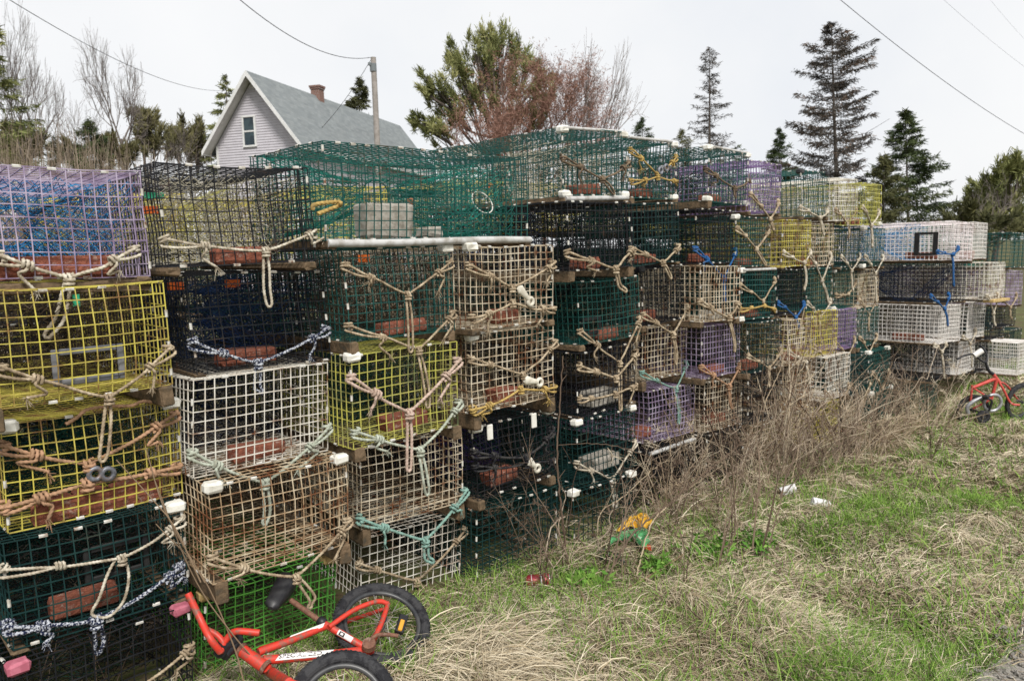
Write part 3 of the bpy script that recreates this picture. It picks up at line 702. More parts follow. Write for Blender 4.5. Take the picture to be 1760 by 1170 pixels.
# rope bridles: left end, centre knot, right end, end of the hanging loop, as read in the photograph on each trap's own front panel
BR = [
 ('1a', (2, 440), (117, 478), (231, 427), (79, 580), 'white', ''), ('1b', (2, 630), (186, 683), (290, 597), (173, 792), 'tan', ''),
 ('1c', (6, 765), (151, 796), (300, 709), None, 'orange', ''), ('1c', (8, 870), (149, 829), (305, 801), None, 'orange', ''),
 ('1d', (4, 977), (208, 958), (310, 890), (170, 1058), 'white', 'w'), ('1d', (14, 1074), (164, 1064), (308, 972), (166, 1120), 'navy', ''),
 ('1e', (120, 1190), (230, 1185), (326, 1110), None, 'tan', ''),
 ('2a', (283, 411), (455, 431), (538, 398), (460, 527), 'white', ''), ('2b', (332, 587), (442, 623), (561, 564), (446, 676), 'navy', ''),
 ('2c', (332, 778), (453, 829), (563, 733), (452, 900), 'palegreen', ''), ('2d', (366, 957), (508, 990), (598, 893), (531, 1042), 'tan', ''),
 ('3a', (594, 455), (699, 506), (773, 449), (702, 605), 'tan', ''), ('3a', (600, 560), (718, 600), (778, 536), (732, 700), 'tan', ''),
 ('3b', (604, 648), (701, 709), (787, 618), (699, 808), 'pink', ''), ('3b', (612, 742), (720, 773), (789, 690), (731, 849), 'palegreen', ''),
 ('3c', (620, 891), (729, 928), (799, 842), (740, 966), 'teal', ''), ('3d', (618, 967), (715, 997), (797, 909), (737, 1030), 'tan', ''),
 ('4a', (807, 456), (878, 494), (951, 451), None, 'tan', ''), ('4a', (812, 546), (879, 520), (951, 530), None, 'tan', ''),
 ('4b', (810, 615), (897, 643), (954, 586), None, 'tan', ''), ('4b', (814, 703), (893, 668), (953, 665), None, 'gold', ''),
 ('4c', (816, 776), (901, 786), (949, 738), None, 'black', ''), ('4c', (818, 800), (903, 796), (949, 790), None, 'black', ''),
 ('5t', (969, 271), (1033, 308), (1080, 279), (1052, 334), 'dark', ''), ('5a', (976, 434), (1056, 462), (1085, 426), (1072, 502), 'tan', ''),
 ('5b', (998, 569), (1063, 623), (1097, 546), (1063, 705), 'tan', ''), ('5c', (996, 629), (1056, 649), (1093, 603), None, 'tan', ''), ('5c', (996, 684), (1055, 676), (1092, 662), None, 'tan', ''),
 ('5d', (992, 796), (1051, 822), (1090, 758), (1052, 866), 'white', ''),
 ('6t', (1085, 258), (1128, 300), (1161, 269), None, 'gold', ''), ('6t', (1085, 310), (1128, 304), (1162, 312), None, 'gold', ''),
 ('6a', (1089, 428), (1137, 451), (1166, 421), (1150, 479), 'tan', ''), ('6b', (1106, 540), (1155, 574), (1180, 524), (1158, 626), 'tan', ''),
 ('6c', (1104, 640), (1160, 667), (1178, 622), (1163, 728), 'teal', ''), ('6d', (1113, 760), (1175, 783), (1189, 750), (1174, 817), 'white', ''),
 ('7t', (1214, 290), (1261, 323), (1288, 308), (1261, 341), 'dark', ''), ('7a', (1196, 427), (1242, 477), (1263, 428), (1242, 520), 'blue', ''),
 ('7b', (1203, 517), (1251, 545), (1267, 520), (1259, 604), 'tan', ''), ('7c', (1206, 630), (1251, 663), (1270, 625), (1254, 702), 'orange', ''),
 ('8t', (1290, 333), (1322, 377), (1337, 346), (1326, 397), 'tan', ''), ('8a', (1267, 392), (1298, 428), (1321, 392), (1313, 456), 'tan', ''),
 ('8b', (1273, 489), (1310, 517), (1331, 479), None, 'tan', ''), ('8b', (1272, 530), (1312, 525), (1331, 532), None, 'gold', ''), ('8c', (1286, 610), (1320, 632), (1341, 600), (1318, 665), 'tan', ''),
 ('9t', (1376, 356), (1408, 374), (1421, 362), (1413, 405), 'white', ''), ('9a', (1347, 433), (1381, 451), (1392, 431), (1379, 499), 'white', ''),
 ('9b', (1338, 520), (1366, 545), (1381, 520), (1372, 566), 'blue', ''), ('9c', (1357, 604), (1384, 622), (1402, 600), (1388, 660), 'white', ''),
 ('At', (1436, 360), (1455, 384), (1471, 360), (1455, 410), 'tan', ''), ('Aa', (1392, 438), (1411, 482), (1427, 436), (1421, 520), 'white', ''), ('Ab', (1388, 520), (1408, 545), (1427, 515), (1408, 590), 'white', ''),
 ('Ac', (1399, 594), (1418, 618), (1433, 590), None, 'tan', ''), ('Ad', (1418, 672), (1442, 700), (1458, 660), None, 'tan', ''),
 ('Bt', (1482, 355), (1496, 387), (1510, 362), (1496, 425), 'white', ''), ('Ba', (1446, 440), (1462, 465), (1477, 437), (1463, 500), 'white', ''), ('Bb', (1437, 506), (1456, 505), (1470, 482), None, 'tan', ''),
 ('Bc', (1436, 588), (1455, 612), (1468, 580), (1450, 640), 'tan', ''), ('Bd', (1463, 660), (1480, 690), (1494, 655), None, 'tan', ''), ('Ca', (1487, 440), (1503, 470), (1517, 440), (1503, 520), 'white', ''),
 ('Cb', (1477, 515), (1492, 540), (1507, 510), (1490, 570), 'tan', ''), ('Cc', (1478, 580), (1492, 605), (1506, 575), None, 'tan', ''), ('Cd', (1500, 640), (1515, 668), (1527, 636), None, 'tan', ''), ('Ce', (1498, 710), (1512, 735), (1526, 708), None, 'white', ''),
 ('G2', (1696, 508), (1706, 538), (1714, 504), (1708, 560), 'white', ''), ('H2', (1712, 505), (1735, 528), (1746, 505), (1736, 548), 'tan', ''), ('G3', (1655, 578), (1666, 590), (1676, 566), (1667, 630), 'white', ''), ('E3', (1606, 592), (1617, 604), (1625, 590), (1620, 650), 'white', ''),
 ('E2', (1600, 508), (1622, 530), (1630, 505), (1626, 560), 'blue', ''), ('E1', (1612, 432), (1636, 437), (1646, 425), (1636, 492), 'blue', ''),
]
for k, a, c, b, e, colr, op in BR:
    root, M, o, W, L, H, lod = TR[k]
    P = loc_pts((M, o), W, H, [a, c, b, e]); seed += 1
    bridle(root, *P, colr, lod, seed, r=.0066 if k[0] not in '56789ABCEGH' else .0072, opts=op)
P = loc_pts((TR['3t'][1], TR['3t'][2]), 0, 0, [(541, 352), (579, 347), (579, 355), (546, 368)]); mb = MB()
rope_strands(mb, [P[0]+[-.01, 0, -.02], P[0], P[1], P[1]+[.004, -.02, -.008], P[2], P[3]], .0085, 0); mb.build('rope_loop', ROPE['gold'], TR['3t'][0], smooth=True)
P = loc_pts((TR['3t'][1], TR['3t'][2]), 0, 0, [(829, 348)], .16)[0]; mb = MB(); t = np.linspace(0, 2*PI, 33); tube(mb, P+np.stack([.060*np.cos(t), .03*np.sin(t), .052*np.sin(t)], 1), .0032, 6, 0, False); mb.build('netting_hoop', CAPM, TR['3t'][0], smooth=True)
mb = MB(); net_loft(mb, rect_loop(P+np.array([.02, .02, 0]), np.array([1., 0, 0]), np.array([0, 0, 1.]), .42, .33, 44), P+np.stack([.060*np.cos(np.arange(44)*2*PI/44-PI*.75), .03*np.sin(np.arange(44)*2*PI/44-PI*.75), .052*np.sin(np.arange(44)*2*PI/44-PI*.75)], 1), 7, .0017, True, .01, 77); mb.build('netting_head', NET['green'], TR['3t'][0])
P = loc_pts((TR['1c'][1], TR['1c'][2]), 0, 0, [(113, 729), (133, 717), (150, 704), (190, 698), (225, 697), (245, 690), (272, 692)], -.012); mb = MB()
rope_strands(mb, P, .0066, 0); mb.build('loose_rope', ROPE['orange'], TR['1c'][0], smooth=True)
def lp(k, *px): return [p+np.array([0, -.022, 0]) for p in loc_pts((TR[k][1], TR[k][2]), 0, 0, px)]
toggle('1c', *lp('1c', (160, 812), (182, 812)), STEEL, False)
toggle('4a', *lp('4a', (886, 494), (906, 518))); toggle('4b', *lp('4b', (896, 652), (922, 656))); toggle('4c', *lp('4c', (903, 790), (918, 803))); toggle('6t', *lp('6t', (1130, 294), (1140, 289)), STEEL, False)
toggle('5d', *lp('5d', (1052, 848), (1052, 866)), BONE)
# ------------------------------------------------------------------ ground
def vnoise(x, y, sc, seed):
    g = np.random.default_rng(seed).random((64, 64)); X = np.asarray(x)*sc; Y = np.asarray(y)*sc
    i = np.floor(X).astype(int); j = np.floor(Y).astype(int); fx = X-i; fy = Y-j; fx = fx*fx*(3-2*fx); fy = fy*fy*(3-2*fy)
    a = lambda p, q: g[p % 64, q % 64]
    return (a(i, j)*(1-fx)+a(i+1, j)*fx)*(1-fy)+(a(i, j+1)*(1-fx)+a(i+1, j+1)*fx)*fy

def ground_z(x, y):
    b = (vnoise(x, y, 2.2, 3)-.5)*.09+(vnoise(x, y, 5.5, 4)-.5)*.05
    w = np.clip((-np.asarray(y)-.12)*2.5, 0, 1)*np.clip((np.asarray(y)+2.15)*3, 0, 1)
    return gz(x, y)+b*w

m, nt, b, N, L = nodes('rough_ground')
geo = N.new('ShaderNodeNewGeometry'); n1 = noise(nt, 1.6, 8, geo.outputs['Position'], .7); n2 = noise(nt, 22, 5, geo.outputs['Position'])
mx = N.new('ShaderNodeMath'); mx.operation = 'MULTIPLY_ADD'; mx.inputs[1].default_value = .5; L.new(n2.outputs['Fac'], mx.inputs[0])
ha = N.new('ShaderNodeMath'); ha.operation = 'MULTIPLY'; ha.inputs[1].default_value = .5; L.new(n1.outputs['Fac'], ha.inputs[0]); L.new(ha.outputs[0], mx.inputs[2])
r = ramp(nt, mx.outputs[0], [(.36, (.05, .038, .022)), (.46, (.11, .085, .05)), (.54, (.07, .09, .03)), (.64, (.20, .165, .10))])
L.new(r.outputs['Color'], b.inputs['Base Color']); b.inputs['Roughness'].default_value = 1; b.inputs['Specular IOR Level'].default_value = .1
GROUND = m
xs = np.concatenate([[-600, -200, -60, -20, -8, -3], np.arange(-1, 11, .09), [11.5, 13, 17, 25, 40, 80, 200, 700]])
ys = np.concatenate([[-400, -120, -40, -14, -6, -4, -3], np.arange(-2.6, .6, .09), [1, 2, 4, 8, 14, 25, 45, 90, 250, 800]])
gx, gy = np.meshgrid(xs, ys, indexing='ij'); V = np.stack([gx, gy, ground_z(gx, gy)], -1).reshape(-1, 3); ny = len(ys)
i = (np.arange(len(xs)-1)[:, None]*ny+np.arange(ny-1)[None]).ravel()
mb = MB(); mb.add(V, np.stack([i, i+ny, i+ny+1, i+1], 1)); tag(mb.build('ground', GROUND, smooth=True), kind='structure')

GRAVEL = mat('grey_gravel', (.22, .20, .18), (.30, .28, .25), (.15, .14, .12), 45, 1, .1, .8, 70, p2=.5, p3=.6)
xr = np.arange(-4, 26, .25); off = lambda x: -1.96+.06*np.sin(x*2.3)+.03*np.sin(x*7)
mb = MB(); A = np.stack([xr, off(xr), gz(xr, off(xr))+.012], 1); B = np.stack([xr, 0*xr-5.2, gz(xr, 0*xr-2.2)+.012], 1); k = len(xr)
i = np.arange(k-1); mb.add(np.vstack([A, B]), np.stack([i, i+k, i+k+1, i+1], 1)); tag(mb.build('gravel_road', GRAVEL), kind='structure')
mb = MB()
for q in range(520):
    x = rng.uniform(2.5, 4.6); y = off(x)+.08-abs(rng.normal(0, .22)); s = rng.uniform(.006, .02)
    box(mb, (x, y, float(gz(x, y))+.012+s*.25), (s*rng.uniform(.8, 1.5), s, s*.7), 0, s*.3, jit=s*.12)
tag(mb.build('loose_gravel', GRAVEL), kind='stuff')

# ------------------------------------------------------------------ grass
def tint_mat(name, stops, rough=.9, trans=0):
    m, nt, b, N, L = nodes(name); a = N.new('ShaderNodeAttribute'); a.attribute_name = 'tint'
    r = ramp(nt, a.outputs['Fac'], stops); L.new(r.outputs['Color'], b.inputs['Base Color']); b.inputs['Roughness'].default_value = rough; b.inputs['Specular IOR Level'].default_value = .15
    if trans: b.inputs['Subsurface Weight'].default_value = 0
    return m
DRY = tint_mat('dead_straw', [(0, (.11, .075, .045)), (.3, (.34, .27, .17)), (.65, (.53, .455, .325)), (1, (.72, .64, .49))])
GRN = tint_mat('fresh_grass', [(0, (.055, .11, .02)), (.5, (.125, .235, .036)), (1, (.26, .37, .08))])
BRN = tint_mat('brown_twigs', [(0, (.05, .032, .024)), (.5, (.115, .08, .058)), (1, (.25, .185, .135))])
PALE = tint_mat('pale_dead_stalks', [(0, (.22, .155, .10)), (.5, (.42, .33, .225)), (1, (.62, .54, .41))])

def blades(mb, base, ang, Ln, wd, e0, e1, tint, nseg=4):
    """curved tapering grass blades; e0/e1 = elevation angle at the root and at the tip"""
    N_ = len(base); s = np.arange(nseg)/(nseg-1.0); el = e0[:, None]*(1-s)+e1[:, None]*s; st = Ln[:, None]/nseg
    curl = rng.normal(0, .25, N_)[:, None]*s; an = ang[:, None]+curl
    dx = np.cos(el)*np.cos(an)*st; dy = np.cos(el)*np.sin(an)*st; dz = np.sin(el)*st
    P = np.concatenate([np.zeros((N_, 1, 3)), np.cumsum(np.stack([dx, dy, dz], -1), 1)], 1)+base[:, None]
    gzz = ground_z(P[..., 0], P[..., 1])+.004; P[..., 2] = np.maximum(P[..., 2], gzz)
    sd = np.stack([-np.sin(ang), np.cos(ang), rng.normal(0, .5, N_)], -1); w = np.array([1, .95, .8, .55, .08][:nseg+1])
    V = np.stack([P-sd[:, None]*wd[:, None, None]*w[None, :, None], P+sd[:, None]*wd[:, None, None]*w[None, :, None]], 2)
    k = nseg+1; i = np.arange(N_)[:, None]*2*k+np.arange(nseg)[None]*2
    mb.add(V.reshape(-1, 3), np.stack([i, i+1, i+3, i+2], -1).reshape(-1, 4), 0, np.repeat(tint, 2*k))

def greenness(x, y): return vnoise(x, y, 1.15, 21)*.55+vnoise(x, y, 3.1, 22)*.45
def sample(n, x0, x1, y0, y1):
    x = rng.uniform(x0, x1, n); y = rng.uniform(y0, y1, n); return x, y
areas = [(0.75, 3.2, -2.1, .05, 1.0), (3.2, 5.5, -2.15, .1, .62), (5.5, 8.5, -2.2, .1, .33), (8.5, 14, -2.2, 0, .16)]
dry = MB(); grn = MB()
for (x0, x1, y0, y1, den) in areas:
    A_ = (x1-x0)*(y1-y0); sw = 1/math.sqrt(den)
    # short straw thatch, combed by a slow field
    n = int(A_*11500*den); x, y = sample(n, x0, x1, y0, y1); keep = (y > off(x)-.03+rng.normal(0, .05, n)); x, y = x[keep], y[keep]; n = len(x)
    fld = vnoise(x, y, .8, 31)*5.0-3.4+rng.normal(0, 1.25, n); base = np.stack([x, y, ground_z(x, y)-.004], 1)
    blades(dry, base, fld, rng.uniform(.04, .17, n), rng.uniform(.0008, .0017, n)*sw, rng.uniform(.05, .8, n), rng.uniform(-.8, .25, n), np.clip(rng.normal(.56, .24, n)+(vnoise(x, y, 2.3, 33)-.5)*.5, 0, 1))
    # tussocks of long straw hanging over
    nt_ = int(A_*7*den**.6); tx, ty = sample(nt_, x0, x1, y0, y1)
    for cx, cy in zip(tx, ty):
        if cy < off(cx)+.1: continue
        if greenness(cx, cy) > .57 or cy > -.4: continue
        n = int(rng.integers(70, 190)*den**.5); rr = rng.normal(0, .045, (n, 2)); a0 = vnoise(cx, cy, .8, 31)*3.6-2.9; an = a0+rng.normal(0, 1.0, n)
        base = np.stack([cx+rr[:, 0], cy+rr[:, 1], ground_z(cx+rr[:, 0], cy+rr[:, 1])+rng.uniform(0, .03, n)], 1)
        blades(dry, base, an, rng.uniform(.10, .27, n), rng.uniform(.0008, .0017, n)*sw, rng.uniform(.2, .9, n), rng.uniform(-1.2, -.4, n), np.clip(rng.normal(rng.uniform(.5, .72), .18, n), 0, 1))
    # green blades
    n = int(A_*10000*den); x, y = sample(n, x0, x1, y0, y1); gn = greenness(x, y)+.05*np.exp(-((y+.55)/.3)**2)+.015*np.clip((x-3.4)/1.5, 0, 1)+.05*np.clip((x-3)/2, 0, 1)*np.exp(-((y+1.5)/.5)**2)
    keep = (gn+rng.normal(0, .06, n) > .583) & (y > off(x)-.02); x, y, gn = x[keep], y[keep], gn[keep]; n = len(x); base = np.stack([x, y, ground_z(x, y)-.004], 1)
    blades(grn, base, rng.uniform(0, 2*PI, n), rng.uniform(.04, .12, n), rng.uniform(.0009, .0018, n)*sw, rng.uniform(.7, 1.5, n), rng.uniform(-.2, 1.1, n), np.clip(rng.normal(.5, .25, n), 0, 1))
    n = int(A_*1900*den); x, y = sample(n, x0, x1, y0, y1); keep = y > off(x)-.02; x, y = x[keep], y[keep]; n = len(x); base = np.stack([x, y, ground_z(x, y)-.004], 1)
    blades(grn, base, rng.uniform(0, 2*PI, n), rng.uniform(.05, .16, n), rng.uniform(.0011, .0019, n)*sw, rng.uniform(.7, 1.5, n), rng.uniform(-.2, 1.0, n), np.clip(rng.normal(.55, .25, n), 0, 1))
# long straw caught along the foot of the traps, and the heap in front of the bicycle
n = 2600; x = rng.uniform(2.6, 8.4, n); y = rng.normal(-.2, .14, n); base = np.stack([x, y, ground_z(x, y)+rng.uniform(0, .05, n)], 1)
blades(dry, base, rng.normal(0, 1.0, n)+rng.choice([0, PI], n), rng.uniform(.12, .40, n), rng.uniform(.0010, .0020, n), rng.uniform(.0, .45, n), rng.uniform(-.7, .1, n), np.clip(rng.normal(.42, .25, n), 0, 1))
n = 5200; c = at_z(830, 1140, .0); x = c[0]+rng.normal(0, .17, n); y = c[1]+rng.normal(0, .17, n); base = np.stack([x, y, ground_z(x, y)+rng.uniform(0, .06, n)*np.exp(-((x-c[0])/.2)**2)], 1)
blades(dry, base, -1.1+rng.normal(0, .9, n), rng.uniform(.12, .32, n), rng.uniform(.0009, .0017, n), rng.uniform(.1, .7, n), rng.uniform(-.9, -.1, n), np.clip(rng.normal(.62, .2, n), 0, 1))
n = 2600; x, y = sample(n, .8, 7.5, -2.05, 0); base = np.stack([x, y, ground_z(x, y)+.012], 1); a = rng.uniform(0, 2*PI, n); l = rng.uniform(.03, .16, n)   # broken stems lying loose
tp = base+np.stack([np.cos(a)*l, np.sin(a)*l, rng.uniform(-.005, .05, n)], 1); lit = MB(); wires(lit, base, tp, rng.uniform(.0008, .0024, n), 1, 4, None, 0, None, np.clip(rng.normal(.5, .3, n), 0, 1))
n = 1500; x, y = sample(n, .8, 7.5, -2.05, 0); c = np.stack([x, y, ground_z(x, y)+rng.uniform(.008, .03, n)], 1); a = rng.normal(0, 1, (n, 3))*[1, 1, .35]; a /= np.linalg.norm(a, axis=1, keepdims=True); b_ = np.cross(a, rng.normal(0, .3, (n, 3))+[0, 0, 1]); l = rng.uniform(.006, .022, (n, 1))
lit.add(np.stack([c-a*l, c+b_*l*.45, c+a*l, c-b_*l*.45], 1).reshape(-1, 3), np.arange(4*n).reshape(-1, 4), 0, np.repeat(np.clip(rng.normal(.25, .2, n), 0, 1), 4)); tag(lit.build('dead_leaf_litter', BRN, tint=True), kind='stuff')
tag(dry.build('dead_grass', DRY, tint=True), kind='stuff'); tag(grn.build('green_grass', GRN, tint=True), kind='stuff')

# ------------------------------------------------------------------ weeds in front of the row
def weed_mesh(h, ns, lean, spread, tw, thick=.0030, seed=0, heads=0.0, arch=0.0):
    """local stems from (0,0,0)"""
    g = np.random.default_rng(seed); mb = MB(); P0 = []; P1 = []; R0 = []; R1 = []; TT = []
    for k in range(ns):
        a = g.uniform(0, 2*PI); hh = h*g.uniform(.6, 1.05); d = np.array([lean[0]+spread*math.cos(a), lean[1]+spread*math.sin(a)*.6, 1.0]); d /= np.linalg.norm(d)
        p = np.array([g.normal(0, .02), g.normal(0, .015), -.01]); n = 9; tt = g.random(); path = [p]; bend = g.normal(0, .10, 3); bend[2] = -abs(bend[2])-arch*g.uniform(.5, 1.3)
        for q in range(n):
            d = d+bend/n+g.normal(0, .075, 3); d /= np.linalg.norm(d); path.append(path[-1]+d*hh/n)
        path = np.array(path); rad = np.linspace(thick*g.uniform(.7, 1.2), thick*.35, n+1)
        for q in range(n): P0.append(path[q]); P1.append(path[q+1]); R0.append(rad[q]); R1.append(rad[q+1]); TT.append(tt)
        for q in range(int(tw*g.uniform(.6, 1.4))):
            f = g.integers(2, n); b0 = path[f]; td = path[f]-path[f-1]; td /= np.linalg.norm(td); sd = g.normal(0, 1, 3); sd -= td*np.dot(sd, td); sd /= np.linalg.norm(sd)
            l = hh*g.uniform(.08, .30); e = (td*.6+sd*.8); m_ = b0+e*l*.5+g.normal(0, .01, 3); e2 = m_+(e+g.normal(0, .25, 3))*l*.5
            P0 += [b0, m_]; P1 += [m_, e2]; R0 += [rad[f]*.6, rad[f]*.45]; R1 += [rad[f]*.45, rad[f]*.25]; TT += [tt, tt]
            for z in range(2): f3 = m_+(e+g.normal(0, .5, 3))*l*.4; P0.append(m_); P1.append(f3); R0.append(rad[f]*.4); R1.append(rad[f]*.2); TT.append(tt)
            if g.random() < heads:
                for z in range(14): P0.append(e2); P1.append(e2+g.normal(0, .022, 3)+td*.012); R0.append(.0009); R1.append(.0016); TT.append(min(1, tt+.2))
    wires(mb, P0, P1, np.array(R0), 1, 4, None, 0, np.array(R1), np.array(TT)); return mb

def weed(u, v, h, ns, lean, spread, tw, M, label, cat='weed', group='dead weeds along the trap row', z=None, **k):
    global seed; seed += 3
    p = at_z(u, v, -.03-.03*min(5.6, max(0, at_z(u, v, -.1)[0]-.6))); p[2] = float(ground_z(p[0], p[1]))
    o = weed_mesh(h, ns, lean, spread, tw, seed=seed, **k).build('dead_weed', M, None, tint=True); o.location = p; tag(o, label, cat, group); return o
W_ = [
 (1040, 1000, .72, 3, (.32, .0), .10, 5, BRN, 'thick brown stems arching right over the yellow and green litter', .0046),
 (1075, 985, .60, 3, (.1, 0), .14, 7, BRN, 'brown weed between the green litter and the dark green traps', .003),
 (975, 985, .80, 2, (-.12, .05), .08, 5, BRN, 'tall brown stem standing before the dark green traps of the fifth stack', .0042),
 (950, 975, .95, 3, (-.35, .1), .2, 9, BRN, 'matted brown weed leaning left over the lowest green trap', .0026),
 (905, 975, .62, 4, (-.25, .1), .3, 12, BRN, 'wispy brown weed against the bottom of the fourth stack', .0022),
 (1180, 1010, .55, 2, (.12, 0), .1, 5, BRN, 'straight dark stem left of the leafy green clump', .0032),
 (1235, 985, .80, 3, (.10, 0), .12, 6, BRN, 'tall dark weed rising from the green clump before the purple trap', .0036),
 (1262, 950, .85, 4, (.12, 0), .12, 6, BRN, 'tall dark weed with several stems before the seventh stack', .0034),
 (1300, 960, .95, 4, (.30, 0), .10, 6, BRN, 'dark forked weed leaning right beside the white paper cup', .0042),
 (1255, 930, .70, 6, (0, 0), .10, 4, PALE, 'pale upright stalks before the seventh stack', .0022),
 (1150, 935, .55, 3, (.3, 0), .3, 6, BRN, 'low brown weed before the sixth stack', .0024),
 (1160, 900, .62, 5, (.1, .05), .3, 10, BRN, 'tangled brown weed at the foot of the lavender trap', .0022),
 (1210, 880, .70, 5, (0, .05), .3, 10, PALE, 'tangled pale weed at the foot of the sixth stack', .0022),
 (1330, 860, .72, 4, (.1, .05), .35, 6, PALE, 'tangled pale weed at the foot of the eighth stack', .0024),
 (1390, 850, .70, 4, (.05, .05), .4, 8, BRN, 'reddish brown weed right of the white paper cup', .0022),
 (1450, 830, .62, 4, (.1, .05), .4, 8, BRN, 'reddish brown low weed before the tenth stack', .0022),
 (1500, 800, .60, 6, (.1, .05), .45, 9, PALE, 'straggling pale weed before the eleventh stack', .0024),
 (1425, 905, .62, 6, (0, 0), .06, 2, PALE, 'bunch of thin upright straw stems in the open grass', .0020),
 (1600, 790, .75, 4, (.5, 0), .3, 8, BRN, 'dark sprawling weed before the far pile', .0030),
 (1560, 760, .55, 5, (.2, 0), .4, 8, PALE, 'seedy pale weed below the far pile', .0024),
 (1625, 745, .60, 5, (.1, 0), .35, 7, PALE, 'pale seedy weed left of the upright bicycle', .0026),
 (330, 1165, .62, 4, (.2, -.05), .3, 6, BRN, 'brown weed before the blackish green bottom trap', .0020),
 (180, 1195, .66, 4, (.1, -.05), .3, 7, BRN, 'brown weed before the black bottom trap at the left edge', .0022),
 (70, 1200, .55, 3, (.2, 0), .3, 6, BRN, 'brown weed at the lower left corner', .0020),
]
for (u, v, h, ns, ln_, sp, tw, M_, lb, th) in W_:
    weed(u, v, h, ns, ln_, sp, tw, M_, lb, thick=th, heads=(.5 if 'seedy' in lb or 'reddish' in lb else .12))
for q in range(12):
    x = 2.5+5.2*q/11+rng.normal(0, .06); y = rng.uniform(-.42, -.10); M_ = BRN if rng.random() < .6 else PALE; seed += 3
    o = weed_mesh(rng.uniform(.4, .8), int(rng.integers(4, 8)), (rng.normal(.1, .25), rng.normal(0, .1)), .38, 5, .0026, seed, .15).build('dead_weed', M_, None, tint=True); o.location = (x, y, float(ground_z(x, y)))
    tag(o, 'tangled dead weed at the foot of the trap row', 'weed', 'dead weeds along the trap row')
for q, (u, v, h) in enumerate(((1150, 880, .75), (1205, 862, .95), (1250, 850, 1.0), (1285, 842, 1.15), (1318, 835, 1.1), (1345, 825, 1.25), (1375, 815, 1.2), (1400, 808, 1.15), (1425, 800, 1.05), (1450, 795, 1.0), (1475, 785, .95), (1500, 778, .9), (1535, 765, .9), (1570, 755, .8))):
    weed(u, v, h, 3, (rng.normal(.15, .3), rng.normal(.15, .1)), .34, 5, BRN if q % 5 else PALE, 'woody grey brown bramble climbing the front of the stacks', 'bramble', 'brambles climbing the stacks', thick=.0056, heads=.06, arch=.25)
# two long straw stalks crossing the leftmost stack
mb = MB()
for px in ([(262, 815), (330, 985), (395, 1083), (475, 1175)], [(268, 900), (345, 985), (400, 1105), (420, 1175)], [(250, 768), (285, 880), (352, 1000)], [(200, 790), (262, 858), (300, 905), (345, 1000)]):
    tube(mb, catmull([at_y(u, v, -.16-.04*q) for q, (u, v) in enumerate(px)], .03), np.linspace(.0017, .0026, len(catmull([at_y(u, v, -.16-.04*q) for q, (u, v) in enumerate(px)], .03))), 5)
tag(mb.build('dead_stalks', PALE, None, tint=True), 'long pale stalks leaning across the gap between the first two stacks', 'weed', 'dead weeds along the trap row')
CANES = [([(960, 765), (1010, 762), (1060, 766), (1130, 795), (1200, 860), (1232, 905)], .0036, BRN, 'brown cane arching over the foot of the fifth and sixth stacks'),
 ([(1160, 790), (1130, 800), (1075, 850), (1032, 882), (1026, 935)], .0034, PALE, 'pale cane bent over before the fifth stack'),
 ([(1050, 852), (1015, 832), (980, 835), (935, 862), (900, 905)], .0028, PALE, 'thin pale cane curving left of the fifth stack'),
 ([(1240, 800), (1170, 850), (1120, 900), (1092, 992)], .0040, PALE, 'pale cane arching above the green and yellow wrapper'),
 ([(1330, 720), (1240, 790), (1150, 865), (1082, 925), (1035, 1012)], .0060, BRN, 'thick brown cane slanting across the weeds'),
 ([(968, 610), (958, 780), (966, 880), (975, 975)], .0062, BRN, 'thick dark stem standing between the fourth and fifth stacks'),
 ([(1425, 675), (1372, 765), (1332, 880), (1285, 965)], .0058, BRN, 'thick dark cane leaning right before the eighth stack'),
 ([(1264, 770), (1230, 900), (1213, 1010)], .0044, BRN, 'straight dark cane before the seventh stack'),
 ([(1348, 690), (1302, 850), (1270, 985)], .0046, BRN, 'dark cane leaning slightly right before the eighth stack'),
 ([(1440, 740), (1362, 872), (1332, 945)], .0044, BRN, 'dark cane leaning far right beside the white paper cup'),
 ([(1337, 683), (1300, 755), (1262, 800)], .0052, PALE, 'thick pale straw stalk slanting before the seventh stack'),
 ([(1352, 600), (1337, 645), (1312, 705), (1305, 800)], .0042, PALE, 'pale stalk standing before the eighth stack'),
 ([(1386, 620), (1352, 690), (1372, 760), (1360, 830)], .0036, PALE, 'bent pale stalk before the ninth stack'),
 ([(1345, 600), (1350, 680), (1388, 720), (1400, 800)], .0036, PALE, 'crossed pale stalk before the ninth stack'),
 ([(1560, 650), (1480, 720), (1400, 790), (1330, 870)], .0032, BRN, 'long thin cane slanting up to the far pile'),
 ([(1640, 690), (1665, 715), (1690, 745)], .0040, PALE, 'short pale stalk at the rear of the upright bicycle')]
for px, r_, M_, lb in CANES:
    g0 = at_z(*px[-1], -.1); g0[2] = float(ground_z(g0[0], g0[1])); n = len(px); P = [at_y(u, v, g0[1]+(-.13-g0[1])*max(0, (1-q/(n-1)))**.8 if g0[1] < -.13 else g0[1]) for q, (u, v) in enumerate(px)]; P = catmull(P, .03); P = P+rng.normal(0, .0025, P.shape)
    mb = MB(); tube(mb, P, np.linspace(r_*.45, r_, len(P)), 6); k = rng.integers(1, len(P)-1, 9); d_ = rng.normal(0, .07, (9, 3))+[0, 0, .05]; wires(mb, P[k], P[k]+d_, r_*.35, 1, 4, None, 0, r_*.15); mb.tint = [np.full(len(t_), .55) for t_ in mb.tint]
    tag(mb.build('bramble_cane', M_, None, tint=True), lb, 'bramble', 'canes before the stacks')
VINE = tint_mat('grey_tan_vines', [(0, (.09, .065, .048)), (.5, (.23, .175, .13)), (1, (.42, .345, .265))])
